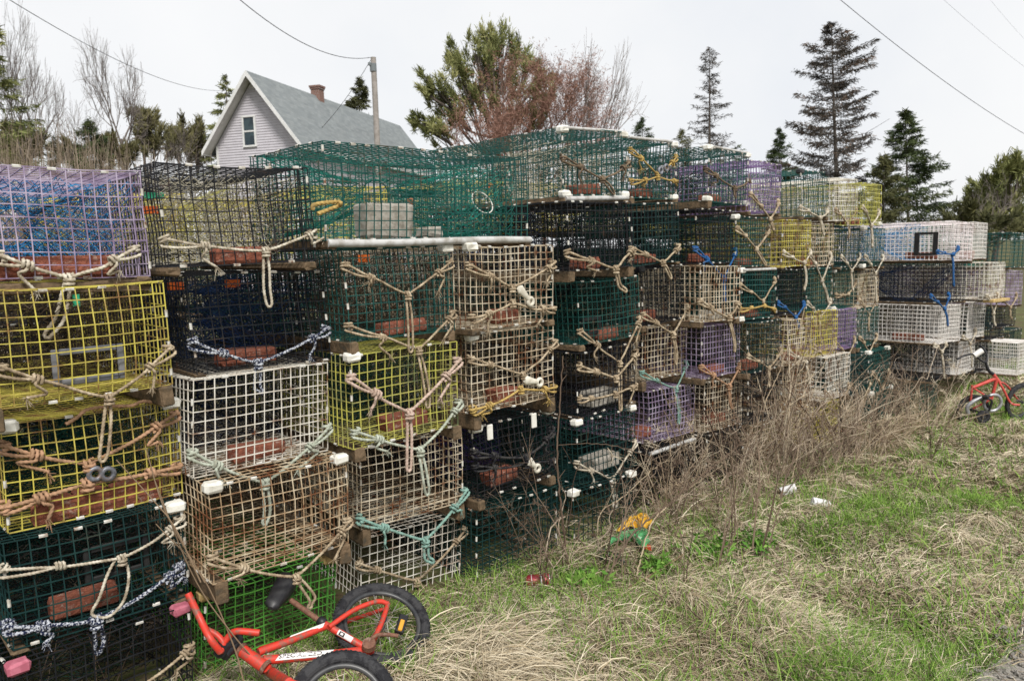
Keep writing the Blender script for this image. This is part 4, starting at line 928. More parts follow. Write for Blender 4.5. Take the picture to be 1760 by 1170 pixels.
TW = [(2.75, .55, 9, 'fourth'), (3.3, .55, 10, 'fifth'), (3.95, .75, 16, 'sixth'), (4.6, .85, 20, 'seventh'), (5.15, 1.0, 24, 'eighth'), (5.7, 1.05, 26, 'ninth'), (6.2, 1.0, 24, 'tenth'), (6.75, .95, 20, 'eleventh'), (7.25, .85, 16, 'twelfth')]
for (x0, hh, n, nm) in TW:                                 # knotted vines over the fronts
    mb = MB()
    for q in range(n):
        p = np.array([rng.normal(0, .22), rng.uniform(-.22, .02), rng.uniform(0, .15)]); d_ = np.array([rng.normal(0, .6), rng.normal(0, .15), 1.]); P = [p]; L_ = hh*rng.uniform(.6, 1.35); k = 14
        for z in range(k): d_ = d_+rng.normal(0, .42, 3)*[1, .5, 1]+np.array([0, 0, -.10*(z/k)*(2 if P[-1][2] > hh*.8 else .5)]); d_ /= np.linalg.norm(d_); q_ = P[-1]+d_*L_/k; q_[1] = np.clip(q_[1], -.34, .06); q_[2] = max(q_[2], .01); P.append(q_)
        r_ = rng.uniform(.0016, .0046); P = catmull(P, .035); i0 = len(mb.tint); tube(mb, P, np.linspace(r_, r_*.4, len(P)), 4, 0, False); kk = rng.integers(2, len(P), 6); wires(mb, P[kk], P[kk]+rng.normal(0, .06, (6, 3)), r_*.4, 1, 3, None, 0, r_*.2)
        tv = np.clip(rng.normal(.55, .28), 0, 1); mb.tint[i0:] = [np.full(len(t_), tv) for t_ in mb.tint[i0:]]
    o = mb.build('bramble_tangle', VINE, None, tint=True); o.location = (x0, -.10, float(ground_z(x0, -.2))); tag(o, 'knotted grey brown vines over the foot of the '+nm+' stack from left', 'bramble', 'vines over the stacks')
# leaning reed heaps
def reeds(u, v, n, h, lean, label, droop=.35):
    p = at_z(u, v, -.19); p[2] = float(ground_z(p[0], p[1])); mb = MB(); bs = np.stack([rng.normal(0, .11, n), rng.normal(0, .06, n), rng.uniform(0, .04, n)], 1)
    o0 = MB(); global ground_z_; 
    a = np.arctan2(lean[1], lean[0])+rng.normal(0, 1.2, n); L_ = rng.uniform(.5, 1.0, n)*h; e0 = rng.uniform(.5, 1.5, n); e1 = e0-rng.uniform(.1, droop, n)*1.6
    s = np.arange(6)/5; el = e0[:, None]*(1-s)+e1[:, None]*s; st = L_[:, None]/6
    P = np.concatenate([np.zeros((n, 1, 3)), np.cumsum(np.stack([np.cos(el)*np.cos(a)[:, None]*st, np.cos(el)*np.sin(a)[:, None]*st, np.sin(el)*st], -1), 1)], 1)+bs[:, None]
    tt = np.clip(rng.normal(.55, .25, n), 0, 1); r = rng.uniform(.0016, .0042, n)
    for q in range(6): wires(mb, P[:, q], P[:, q+1], r*(1-q*.1), 1, 4, None, 0, r*(.9-q*.1), tt)
    o = mb.build('dead_reeds', PALE, None, tint=True); o.location = p; tag(o, label, 'reeds', 'heaps of dead reeds')
reeds(1330, 825, 26, 1.05, (.3, -.2), 'heap of pale dead reeds leaning before the eighth stack')
reeds(1372, 800, 34, 1.2, (.4, .1), 'tall heap of pale dead reeds leaning before the ninth stack')
reeds(1300, 855, 16, .7, (-.4, -.2), 'low heap of pale dead reeds before the seventh stack')
reeds(1440, 800, 18, .7, (.5, -.1), 'small heap of pale dead reeds before the tenth stack')
reeds(1510, 775, 130, .62, (.3, -.5), 'drooping mop of dead grass hanging before the eleventh stack', 1.6)
reeds(1600, 745, 18, .6, (.3, -.2), 'heap of dead reeds before the far pile')
reeds(1180, 900, 40, .5, (.6, -.3), 'flattened dead reeds before the sixth stack', 1.6)
# leafy green clumps
LEAF = tint_mat('weed_leaves', [(0, (.06, .15, .025)), (.5, (.12, .26, .04)), (1, (.22, .36, .08))])
for (u, v, s, lb) in ((1000, 1012, .085, 'leafy green clump right of the red can'), (1215, 965, .11, 'leafy green clump among brown stems'), (1290, 945, .10, 'leafy green clump under the dark forked weed'), (1130, 985, .07, 'leafy green clump right of the green litter')):
    p = at_z(u, v, -.12); p[2] = float(ground_z(p[0], p[1])); n = 340; mb = MB(); c = rng.normal(0, s*.6, (n, 3))*[1, 1, .55]; c[:, 2] = np.abs(c[:, 2])+.01
    a = rng.normal(0, 1, (n, 3)); a /= np.linalg.norm(a, axis=1, keepdims=True); b_ = np.cross(a, rng.normal(0, 1, (n, 3))); b_ /= np.linalg.norm(b_, axis=1, keepdims=True); l = rng.uniform(.012, .03, (n, 1))
    V = np.stack([c-a*l, c+b_*l*.35, c+a*l, c-b_*l*.35], 1).reshape(-1, 3); mb.add(V, np.arange(4*n).reshape(-1, 4), 0, np.repeat(rng.random(n), 4)); o = mb.build('leafy_weed', LEAF, None, tint=True); o.location = p; tag(o, lb, 'weed', 'green weeds in the grass')

# ------------------------------------------------------------------ litter
def gpt(u, v): 
    p = at_z(u, v, -.1); 
    for _ in range(4): p = at_z(u, v, float(ground_z(p[0], p[1])))
    return p
CANR = mat('faded_red_can', (.34, .035, .05), (.28, .03, .04), (.5, .2, .2), 40, .35, .5, p2=.56, p3=.7, metallic=.2); ALU = mat('can_aluminium', (.6, .6, .6), None, None, 8, .3, .5, metallic=.8); CANW = mat('can_white_print', (.7, .66, .64), None, None, 8, .4, .4)
c = gpt(925, 1008)+np.array([0, 0, .03]); ax = np.array([_R[0], _R[1], .10])
cn = empty('drink_can', c); tag(cn, 'faded red drink can lying in the grass', 'can')
mb = MB(); lathe(mb, [(.022, -.058), (.027, -.054), (.0325, -.044), (.0325, -.006), (.030, .0), (.0325, .008), (.0325, .044), (.026, .056)], (0, 0, 0), ax, 22); mb.build('can_body', CANR, cn, smooth=True)
mb = MB(); lathe(mb, [(0, -.052), (.020, -.054), (.0235, -.059), (.0235, -.056)], (0, 0, 0), ax, 22); lathe(mb, [(.0265, .055), (.026, .059), (.020, .053), (0, .054)], (0, 0, 0), ax, 22); mb.build('can_end', ALU, cn, smooth=True)
mb = MB(); lathe(mb, [(.0327, .012), (.0327, .020)], (0, 0, 0), ax, 22); lathe(mb, [(.0327, -.030), (.0327, -.027)], (0, 0, 0), ax, 22); mb.build('can_print', CANW, cn)
def sheet(mb, px, z0, amp, mi, seed):
    """a crumpled plastic scrap lying on the ground, outlined by photo points"""
    g = np.random.default_rng(seed); P = np.array([gpt(u, v)+[0, 0, z0] for u, v in px]); c = P.mean(0); n = len(P); R_ = []
    for t in np.linspace(1, 0.02, 7): R_.append(c+(P-c)*t+np.stack([g.normal(0, .004, n), g.normal(0, .004, n), g.normal(0, amp, n)+amp*2*(1-t)], 1))
    V = np.array(R_); m_ = len(V); V = np.concatenate([V.reshape(-1, 3), V.reshape(-1, 3)-[0, 0, .0022]]); F = []
    for a in range(m_-1):
        for q in range(n): q2 = (q+1) % n; F += [[a*n+q, a*n+q2, (a+1)*n+q2, (a+1)*n+q], [m_*n+a*n+q, m_*n+(a+1)*n+q, m_*n+(a+1)*n+q2, m_*n+a*n+q2]]
    for q in range(n): q2 = (q+1) % n; F.append([q, m_*n+q, m_*n+q2, q2])
    mb.add(V, F, mi)
YEL = mat('yellow_plastic', (.70, .42, .05), (.62, .34, .03), None, 30, .4, .4); GPL = mat('green_plastic', (.10, .36, .14), (.06, .26, .10), None, 30, .35, .5); BPL = mat('black_plastic', (.012, .012, .016), None, None, 8, .35, .5); RPL = mat('red_plastic', (.5, .07, .03), None, None, 8, .4, .4)
wr = empty('plastic_wrapper', gpt(1085, 940)); tag(wr, 'torn yellow and green plastic wrapper lying in the weeds', 'litter')
def local(o): 
    def f(mb, name, m):
        w = mb.build(name, m, None); w.data.transform(Matrix.Translation(-o.location)); w.parent = o
    return f
lc = local(wr)
def dens(pts, k=3): 
    pts = np.array(pts, float); return [tuple(pts[i]*(1-t)+pts[(i+1) % len(pts)]*t+rng.normal(0, .6, 2)) for i in range(len(pts)) for t in np.arange(k)/k]
mb = MB(); sheet(mb, dens([(1058, 938), (1078, 915), (1100, 905), (1120, 912), (1118, 930), (1100, 932), (1085, 928)]), .085, .009, 0, 1); lc(mb, 'yellow_piece', YEL)
mb = MB(); sheet(mb, dens([(1045, 955), (1060, 938), (1085, 932), (1112, 930), (1118, 952), (1106, 962), (1090, 945), (1065, 946)]), .07, .008, 0, 2); lc(mb, 'green_piece', GPL)
mb = MB(); sheet(mb, dens([(1106, 960), (1112, 953), (1120, 957), (1118, 964)]), .06, .003, 0, 3); lc(mb, 'red_piece', RPL)
tr = empty('plastic_tray', gpt(1052, 968)); tag(tr, 'broken black plastic tray below the yellow and green wrapper', 'litter'); lc = local(tr)
mb = MB(); sheet(mb, dens([(1028, 948), (1045, 952), (1075, 970), (1070, 978), (1040, 980), (1030, 965)]), .03, .008, 0, 4); lc(mb, 'tray_shell', BPL)
PAP = mat('white_paper', (.72, .72, .72), (.6, .6, .6), None, 30, .8, .2)
for (u, v, lb) in ((1354, 846, 'crumpled white paper cup beside the forked weed'), (1409, 870, 'white paper cup lying on green grass')):
    c = gpt(u, v+6); o = empty('paper_cup', c); tag(o, lb, 'cup', 'discarded paper cups'); mb = MB(); a_ = np.array([_R[0], _R[1]*1.0, -.35 if u > 1400 else .2])
    lathe(mb, [(0, -.05), (.026, -.05), (.037, .045), (.040, .047), (.037, .049), (.034, .045), (.024, -.046), (0, -.046)], (0, 0, .036), a_, 18); V = mb.V[0]; V += rng.normal(0, .0022, V.shape); mb.build('cup_wall', PAP, o)
# loose driftwood-coloured sticks
for i, px in enumerate(([(985, 925), (1003, 945), (1012, 962)], [(998, 960), (1004, 940)], [(990, 1000), (1005, 1045)], [(1015, 1028), (1040, 1042)], [(1075, 1020), (1140, 985), (1175, 965)])):
    mb = MB(); P = [gpt(u, v)+[0, 0, .02+.01*q] for q, (u, v) in enumerate(px)]; tube(mb, catmull(P, .02), .0052 if i != 2 else .007, 6)
    tag(mb.build('dry_stick', PALE, None, tint=True), ['pale bent stick left of the green and yellow wrapper', 'short pale stick against a bent one', 'broad pale stick below the leafy clump by the can', 'short pale stick right of the leafy clump by the can', 'long thin stick lying in the open straw'][i], 'stick', 'broken sticks in the grass')

# ------------------------------------------------------------------ bicycles
RED = mat('red_paint', (.60, .040, .022), (.46, .045, .028), (.22, .10, .07), 42, .46, .45, p2=.53, p3=.63); RUBB = mat('black_tyre_rubber', (.018, .018, .021), (.045, .045, .048), None, 30, .75, .25, .5, 240); RIM = mat('dark_rim', (.03, .032, .036), (.06, .06, .06), None, 12, .4, .5)
SPOKE = mat('dull_spoke', (.45, .43, .40), (.28, .2, .14), None, 12, .4, .5, metallic=.5); SADD = mat('black_saddle_vinyl', (.016, .016, .019), (.028, .028, .03), None, 15, .45, .4); RUSTM = mat('rusted_steel', (.20, .10, .065), (.13, .06, .04), (.26, .18, .14), 40, .7, .3, .4, 160); BLKP = mat('black_plastic_part', (.015, .015, .018), None, None, 10, .45, .4)
AMB = mat('amber_reflector', (.62, .30, .03), None, None, 10, .25, .5); WDEC = mat('white_decal', (.74, .72, .70), None, None, 10, .4, .4); KDEC = mat('dark_lettering', (.03, .02, .02), None, None, 10, .5, .3)
SILV = mat('silver_guard', (.42, .43, .45), (.3, .3, .32), None, 20, .35, .5, metallic=.4)

def wheel(par, c, n, R, tyre, rim_r=.010, hubw=.05, spokes=24, rimM=None, name='wheel'):
    n = np.asarray(n, float)/np.linalg.norm(n); w = empty(name, (0, 0, 0)); w.parent = par; c = np.asarray(c, float)
    t = np.linspace(0, 2*PI, 97); e = np.cross(n, [0, 0, 1.]); e /= np.linalg.norm(e); g = np.cross(n, e); ringp = lambda r: c+r*(np.cos(t)[:, None]*e+np.sin(t)[:, None]*g)
    mb = MB(); tube(mb, ringp(R-tyre), tyre, 16, 0, False)
    P = []; Q = []
    for k in range(72):                                   # tread blocks
        for ph, s in ((-.75, 0), (-.25, .5), (.25, 0), (.75, .5)):
            a = (k+s)*2*PI/72; rd = math.cos(a)*e+math.sin(a)*g; d_ = rd*math.cos(ph)+n*math.sin(ph); p = c+rd*(R-tyre)+d_*tyre*.98; tg = -math.sin(a)*e+math.cos(a)*g
            P.append(p-tg*.0035); Q.append(p+tg*.0035)
    wires(mb, P, Q, .0033, 1, 4); mb.build('tyre', RUBB, w, smooth=False)
    mb = MB(); tube(mb, ringp(R-2*tyre-.003), rim_r, 8, 0, False); mb.build('rim', rimM or RIM, w, smooth=True)
    mb = MB(); P = []; Q = []
    for k in range(spokes):
        a = k*2*PI/spokes; s = 1 if k % 2 else -1; P.append(c+n*s*hubw*.45+.012*(math.cos(a+1.2*s)*e+math.sin(a+1.2*s)*g)); Q.append(c+(R-2*tyre-.006)*(math.cos(a)*e+math.sin(a)*g))
    wires(mb, P, Q, .0014, 1, 4); mb.build('spokes', SPOKE, w)
    mb = MB(); lathe(mb, [(0, -hubw*.75), (.005, -hubw*.75), (.005, -hubw*.5), (.016, -hubw*.5), (.016, -hubw*.4), (.010, -hubw*.35), (.010, hubw*.35), (.016, hubw*.4), (.016, hubw*.5), (.005, hubw*.5), (.005, hubw*.75), (0, hubw*.75)], c, n, 14); mb.build('hub', RIM, w, smooth=False)
    return w
def tubes(par, name, m, segs, sides=14):
    mb = MB()
    for P, r in segs:
        P = catmull(P, .012); tube(mb, P, np.interp(np.linspace(0, 1, len(P)), np.linspace(0, 1, len(np.atleast_1d(r))), np.atleast_1d(r)) if np.ndim(r) else r, sides)
    return mb.build(name, m, par, smooth=True)

rc = at_d(657, 1060, 1.0); vd = ray(657, 1060); vd = vd/np.linalg.norm(vd)
nb = .57*(-vd)+.82*(_U*math.cos(.30)+_R*math.sin(.30)); nb -= 0; nb /= np.linalg.norm(nb)
P0 = at_z(657, 1060, .095); B = lambda u, v, lift=0.0: at_pl(u, v, P0+nb*lift, nb)
bk = empty('childs_bicycle', (0, 0, 0)); tag(bk, "red child's bicycle lying on its side before the bright green trap", 'bicycle', "children's bicycles")
wheel(bk, B(657, 1070, -.01), nb, .148*np.linalg.norm(P0-CAM)/2.5, .021)
vf = ray(583, 1201); vfn = vf/np.linalg.norm(vf); nf = .90*(-vfn)+.43*(_U*.9+_R*.3); fwc = at_d(589, 1215, 2.26)
wheel(bk, fwc, nf, .166, .021)
htT, htB, cl, bb = B(414, 1116, .03), B(456, 1146, .03), B(561, 1075, .02), B(634, 1116, .02)
do1, do2 = B(667, 1037, .035), B(664, 1045, -.055)
tubes(bk, 'frame', RED, [([htT, htB], .0215), ([B(444, 1120, .028), B(505, 1098, .028), cl], [.0145, .013, .013]), ([B(452, 1134, .028), B(545, 1126, .024), bb], [.0165, .0145, .015]), ([B(553, 1069, .02), bb], .0135),
      ([B(446, 1115, .01), B(494, 1100, .005)], .009), ([B(565, 1077, .035), B(608, 1048, .045), B(648, 1033, .045), do1], .0095), ([do1, B(655, 1072, .045), B(640, 1104, .04)], .0095), ([B(568, 1080, .0), B(612, 1062, -.045), do2], .008), ([do2, B(642, 1096, -.03), bb], .008),
      ([B(634, 1108, .055), B(634, 1122, -.02)], .021)])
tubes(bk, 'fork', RED, [([htB, B(470, 1157, .03), at_d(497, 1172, 2.2)], [.018, .016, .013]), ([at_d(497, 1172, 2.2), fwc+nf/np.linalg.norm(nf)*.05], .011), ([at_d(497, 1172, 2.2), fwc-nf/np.linalg.norm(nf)*.05], .011)])
mb = MB(); lathe(mb, [(.0215, -.006), (.026, -.004), (.026, .006), (.0215, .008)], htT, htB-htT, 18); lathe(mb, [(.0215, -.008), (.0255, -.004), (.0255, .004), (.0215, .008)], htB, htB-htT, 18); mb.build('headset_ring', RUSTM, bk, smooth=True)
st0, st1 = B(408, 1111, .03), B(378, 1120, .07)
tubes(bk, 'stem', BLKP, [([htT, st0, B(397, 1102, .05)], [.022, .025, .027]), ([B(397, 1102, .05), B(383, 1112, .06), st1], [.027, .026, .022]), ([B(412, 1096, .045), B(385, 1127, .05)], .018)])
g1 = at_y(323, 1019, -.12); 
tubes(bk, 'handlebar', RED, [([g1, at_y(345, 1065, -.17), at_y(362, 1098, -.23), B(379, 1120, .075)], .0118), ([B(379, 1120, .075), B(384, 1105, .08), B(372, 1090, .09), B(352, 1080, .1)], .0105), ([B(384, 1105, .075), B(396, 1090, .10), B(408, 1084, .12), B(446, 1087, .13)], .0115)])
tubes(bk, 'seat_post', RUSTM, [([B(556, 1071, .02), B(500, 1031, .02)], .0105)]); mb = MB(); lathe(mb, [(.0125, -.016), (.018, -.013), (.018, .013), (.0125, .016)], B(553, 1068, .02), B(500, 1031, .02)-B(556, 1071, .02), 16); mb.build('seat_clamp', BLKP, bk, smooth=True)
# saddle: lofted section along its length
s0, s1 = B(466, 1045, .04), B(502, 999, .02); ax = s1-s0; ln_ = np.linalg.norm(ax); ax /= ln_; up = -(B(556, 1071, .02)-B(500, 1031, .02)); up -= ax*np.dot(up, ax); up /= np.linalg.norm(up); sd = np.cross(ax, up); mb = MB(); nS, nR = 15, 16; V = []
for q in range(nS):
    t = q/(nS-1); wv = np.interp(t, [0, .06, .3, .55, .8, .95, 1], [.018, .034, .042, .032, .021, .016, .006])*1.15; hv = 2.3*np.interp(t, [0, .1, .5, .95, 1], [.012, .023, .020, .014, .005]); cc = s0+ax*ln_*(1.0-t)*1.05+up*np.interp(t, [0, .3, 1], [.014, .004, .0])
    for k in range(nR): a = k*2*PI/nR; V.append(cc+sd*wv*math.copysign(abs(math.cos(a))**.8, math.cos(a))+up*hv*math.sin(a)*(1 if math.sin(a) > 0 else .7))
V = np.array(V); i = np.arange(nS-1)[:, None]*nR; j = np.arange(nR)[None]; j2 = (j+1) % nR; mb.add(V, np.stack([i+j, i+nR+j, i+nR+j2, i+j2], -1).reshape(-1, 4))
for k in (0, nS-1): cc = np.vstack([V[k*nR:(k+1)*nR], V[k*nR:(k+1)*nR].mean(0)]); mb.add(cc, np.stack([np.arange(nR), (np.arange(nR)+1) % nR, np.full(nR, nR)], 1))
mb.build('saddle', SADD, bk, smooth=True)
tubes(bk, 'crank', RUSTM, [([B(634, 1100, .07), B(648, 1091, .085), B(668, 1090, .09), B(684, 1092, .09)], .0075), ([B(634, 1110, .055), B(634, 1104, .075)], [.026, .024])])
mb = MB(); pc = B(690, 1072, .1); pa = B(697, 1052, .1)-B(686, 1088, .1); pa /= np.linalg.norm(pa); Mx = np.stack([pa, np.cross(nb, pa), nb], 1); box(mb, pc, (.082, .035, .022), 0, .004, Mx); mb.build('pedal', BLKP, bk)
mb = MB(); box(mb, pc-pa*.006-np.cross(nb, pa)*.0+(-vd)*.013, (.05, .016, .012), 0, .002, Mx); mb.build('reflector', AMB, bk)

def wrap(A_, B_, r, toward, x0, x1, y0, y1, nx=20, ny=6):
    """patch on a tube from A_ to B_: x along it (0..1), y = angle around, 0 facing `toward`"""
    A_, B_ = np.asarray(A_), np.asarray(B_); d = B_-A_; ln = np.linalg.norm(d); d = d/ln; tw = toward-d*np.dot(toward, d); tw /= np.linalg.norm(tw); s = np.cross(tw, d)
    return lambda x, y: A_+d*(np.asarray(x)[:, None]*ln)+r*(np.cos(y)[:, None]*tw+np.sin(y)[:, None]*s)
def decal(par, A_, B_, r, tow, x0, x1, y0, y1, m, name, skew=0.0):
    f = wrap(A_, B_, r, tow, 0, 0, 0, 0); X, Y = np.meshgrid(np.linspace(0, 1, 24), np.linspace(y0, y1, 8), indexing='ij'); XX = x0+(x1-x0)*X+skew*(Y-y0)
    V = f(XX.ravel(), Y.ravel()); i = (np.arange(23)[:, None]*8+np.arange(7)[None]).ravel(); mb = MB(); mb.add(V, np.stack([i, i+8, i+9, i+1], 1)); return mb.build(name, m, par)
def lettering(par, body, A_, B_, r, tow, x0, x1, y0, y1, m, shear=.25):
    cu = bpy.data.curves.new('lettering', 'FONT'); cu.body = body; cu.size = 1; cu.offset = .018; cu.resolution_u = 2; to = bpy.data.objects.new('lettering', cu); COL.objects.link(to); dg = bpy.context.evaluated_depsgraph_get(); me = bpy.data.meshes.new_from_object(to.evaluated_get(dg))
    bpy.data.objects.remove(to); co = np.empty(len(me.vertices)*3, np.float32); me.vertices.foreach_get('co', co); co = co.reshape(-1, 3).astype(float); lo, hi = co.min(0), co.max(0)
    ty = (co[:, 1]-lo[1])/(hi[1]-lo[1]); tx = (co[:, 0]-lo[0])/(hi[0]-lo[0]); f = wrap(A_, B_, r, tow, 0, 0, 0, 0)
    V = f(x0+(x1-x0)*tx+shear*.03*ty, y0+(y1-y0)*ty); me.vertices.foreach_set('co', V.astype(np.float32).ravel()); me.update(); me.materials.append(m); o = bpy.data.objects.new('lettering', me); COL.objects.link(o); o.parent = par
dA, dB = B(452, 1134, .028), B(634, 1118, .022)
decal(bk, dA, dB, .0172, -vd, .10, .60, -.25, 1.15, WDEC, 'decal_panel', .04); lettering(bk, 'SPECIALIZED', dA, dB, .0178, -vd, .13, .53, .10, .98, KDEC)
tA, tB = B(444, 1120, .028), cl
decal(bk, tA, tB, .0148, -vd, .40, .92, .05, 1.1, WDEC, 'decal_panel', .06)
lettering(bk, 'ROCK', B(446, 1115, .01), B(494, 1100, .005), .0096, -vd, .2, .8, -.2, .6, KDEC)
sA, sB = B(553, 1069, .02), bb
decal(bk, sA, sB, .0140, -vd, .36, .66, -.7, .8, WDEC, 'decal_panel'); decal(bk, sA, sB, .0144, -vd, .39, .50, -.5, .6, KDEC, 'emblem'); decal(bk, sA, sB, .0147, -vd, .42, .47, -.2, .3, WDEC, 'emblem')

# the second bicycle, upright at the right-hand end
q0 = gpt(1690, 726); nz = np.array([-_F[0], -_F[1], 0.]); nz /= np.linalg.norm(nz); nz = nz+np.array([0, 0, -.12]); nz /= np.linalg.norm(nz); D2 = lambda u, v, l=0.0: at_pl(u, v, q0+nz*l, nz)
b2 = empty('childs_bicycle', (0, 0, 0)); tag(b2, "small red child's bicycle standing upright with training wheels before the white trap", 'bicycle', "children's bicycles")
k2 = np.linalg.norm(q0-CAM)/F_PX
FADE = mat('faded_red_paint', (.58, .09, .07), (.50, .05, .04), (.62, .28, .25), 20, .5, .4, p2=.55, p3=.68)
fw = D2(1753, 690, -.10); wheel(b2, fw, nz+_R*.35*np.array([1, 1, 0]), 28.5*k2, .018, spokes=16)
rw = D2(1672, 705, -.07); wheel(b2, rw, nz, 24*k2, .017, spokes=16)
hb, hs = D2(1717, 656, -.05), D2(1707, 643, -.05); sc = D2(1672, 666, -.05); b_ = D2(1704, 686, -.05)
tubes(b2, 'frame', FADE, [([hs, hb], .016), ([D2(1712, 650, -.05), sc], [.017, .014]), ([D2(1713, 652, -.05), b_], [.016, .013]), ([sc, b_], .008), ([D2(1671, 662, -.05), D2(1668, 690, -.05)], .010), ([b_, D2(1672, 702, -.05)], .009)], 10)
tubes(b2, 'fork', FADE, [([hb, D2(1724, 668, -.03), D2(1737, 692, -.03), D2(1752, 696, -.03)], .010), ([hb, D2(1730, 662, -.16), D2(1752, 690, -.17)], .009)], 8)
tubes(b2, 'handlebar', BLKP, [([D2(1645, 617, 0), D2(1659, 611, -.02), D2(1674, 609, -.04), D2(1684, 618, -.06), D2(1693, 622, -.08), D2(1697, 612, -.12), D2(1690, 598, -.16), D2(1683, 594, -.2)], .009), ([D2(1694, 622, -.07), D2(1699, 636, -.06), hs], [.011, .014, .016])], 8)
mb = MB(); px_ = D2(1687, 602, -.02)-D2(1674, 611, -.02); ln_ = np.linalg.norm(px_); tube(mb, [D2(1674, 611, -.03), D2(1680, 607, -.03), D2(1688, 602, -.03)], .026, 12); mb.build('bar_pad', WDEC, b2, smooth=True)
t = np.linspace(0, 2*PI, 33); ex2 = np.cross(nz, [0, 0, 1]); ex2 /= np.linalg.norm(ex2); ez2 = np.cross(ex2, nz)
mb = MB(); c = D2(1706, 692, .02); tube(mb, c+.078*(np.cos(t)[:, None]*ex2+np.sin(t)[:, None]*ez2), .014, 8, 0, False); tube(mb, catmull([D2(1690, 682, .02), D2(1672, 690, .02), D2(1662, 700, .02), D2(1664, 710, .02)], .02), [.018]*len(catmull([D2(1690, 682, .02), D2(1672, 690, .02), D2(1662, 700, .02), D2(1664, 710, .02)], .02)), 8); mb.build('chain_guard', SILV, b2, smooth=True)
tubes(b2, 'crank', BLKP, [([D2(1690, 685, .06), D2(1704, 688, .06), D2(1700, 706, .06)], .010)], 8); mb = MB(); box(mb, D2(1695, 681, .08), (.08, .05, .025), 0, .006); mb.build('pedal', BLKP, b2)
wheel(b2, D2(1690, 716, .10), nz, 9.5*k2, .017, .012, .03, 6, BLKP, 'training_wheel')
tubes(b2, 'training_wheel_arm', BLKP, [([D2(1690, 716, .07), D2(1680, 706, .0), D2(1672, 705, -.03)], .006)], 6)
# ------------------------------------------------------------------ house
HS = 33.0; A0 = at_d(422, 121, HS); tt_ = -1.027; sc_ = HS/30.0; hw, hr, hl = 2.251*sc_, 2.977*sc_, 14.6*sc_
gX = np.array([math.cos(tt_), math.sin(tt_), 0]); rX = np.array([-math.sin(tt_), math.cos(tt_), 0]); MH = np.stack([gX, rX, [0, 0, 1.]], 1)
hz0 = A0[2]-hr                                              # eave height
house = empty('house', (A0[0], A0[1], -.2), MH); tag(house, 'lavender grey sided house with a steep grey shingle roof behind the traps', 'house')
zt, ze = A0[2]+.2, hz0+.2                                    # local heights of ridge and eave
SIDE = mat('lavender_grey_siding', (.53, .51, .55), (.49, .47, .51), None, 3, .7, .2); TRIM = mat('white_trim', (.70, .70, .70), (.62, .62, .61), None, 4, .6, .3); SOFF = mat('soffit_paint', (.60, .585, .57), (.54, .53, .51), None, 4, .7, .2)
m, nt, b, N, L = nodes('grey_shingles'); tc = N.new('ShaderNodeTexCoord'); br = N.new('ShaderNodeTexBrick'); br.inputs['Scale'].default_value = 1.0; br.inputs['Brick Width'].default_value = .30; br.inputs['Row Height'].default_value = .14; br.inputs['Mortar Size'].default_value = .006
br.inputs['Color1'].default_value = (.20, .225, .235, 1); br.inputs['Color2'].default_value = (.27, .295, .30, 1); br.inputs['Mortar'].default_value = (.20, .21, .21, 1); L.new(tc.outputs['UV'], br.inputs['Vector'])
nn = noise(nt, 1.3, 5, tc.outputs['UV']); mxn = N.new('ShaderNodeMix'); mxn.data_type = 'RGBA'; mxn.blend_type = 'MULTIPLY'; mxn.inputs['Factor'].default_value = .35; L.new(br.outputs['Color'], mxn.inputs['A']); L.new(nn.outputs['Fac'], mxn.inputs['B']); L.new(mxn.outputs['Result'], b.inputs['Base Color']); b.inputs['Roughness'].default_value = .95
SHING = m
ov_, wh = .55, hw-.34                                        # rake overhang, half width of the wall
rise = (zt-ze)/hw; wt = zt-.18                               # wall apex sits under the roof
mb = MB(); zz = 0.0
zc = np.arange(0, wt, .115); wy = ov_
for z0 in zc:                                               # each lap board leans out at its foot
    z1 = min(z0+.118, wt); f = lambda z: min(wh, max(0.01, (wt-z)/rise)); mb.add([(-f(z0), wy-.028, z0), (f(z0), wy-.028, z0), (f(z1), wy, z1), (-f(z1), wy, z1)], [[0, 1, 2, 3]]); mb.add([(-f(z0), wy-.028, z0), (f(z0), wy-.028, z0), (f(z0), wy+.006, z0), (-f(z0), wy+.006, z0)], [[3, 2, 1, 0]])
we = wt-wh*rise
for sx in (-1, 1): mb.add([(sx*wh, wy, 0), (sx*wh, hl-.5, 0), (sx*wh, hl-.5, we), (sx*wh, wy, we)], [[0, 1, 2, 3]])
mb.add([(-wh, hl-.5, 0), (wh, hl-.5, 0), (wh, hl-.5, we), (0, hl-.5, wt), (-wh, hl-.5, we)], [[0, 1, 2, 4]]); mb.build('wall', SIDE, house)
roof = None; mb = MB()
for sx in (-1, 1):
    a = np.array([(0, 0, zt), (0, hl, zt), (sx*hw, hl, ze), (sx*hw, 0, ze)], float); th = np.array([0, 0, -.10]); mb.add(np.vstack([a, a+th]), [[0, 1, 2, 3], [4, 7, 6, 5], [0, 3, 7, 4], [1, 5, 6, 2], [3, 2, 6, 7]])
roof = mb.build('roof', SHING, house); uv = roof.data.uv_layers.new(name='UVMap'); ud = np.empty(len(roof.data.loops)*2, np.float32); vi = np.empty(len(roof.data.loops), np.int32); roof.data.loops.foreach_get('vertex_index', vi); co = np.array([v.co for v in roof.data.vertices]); sl = math.hypot(hw, zt-ze)/hw
ud[0::2] = co[vi, 1]; ud[1::2] = np.abs(co[vi, 0])*sl; uv.data.foreach_set('uv', ud)
mb = MB()
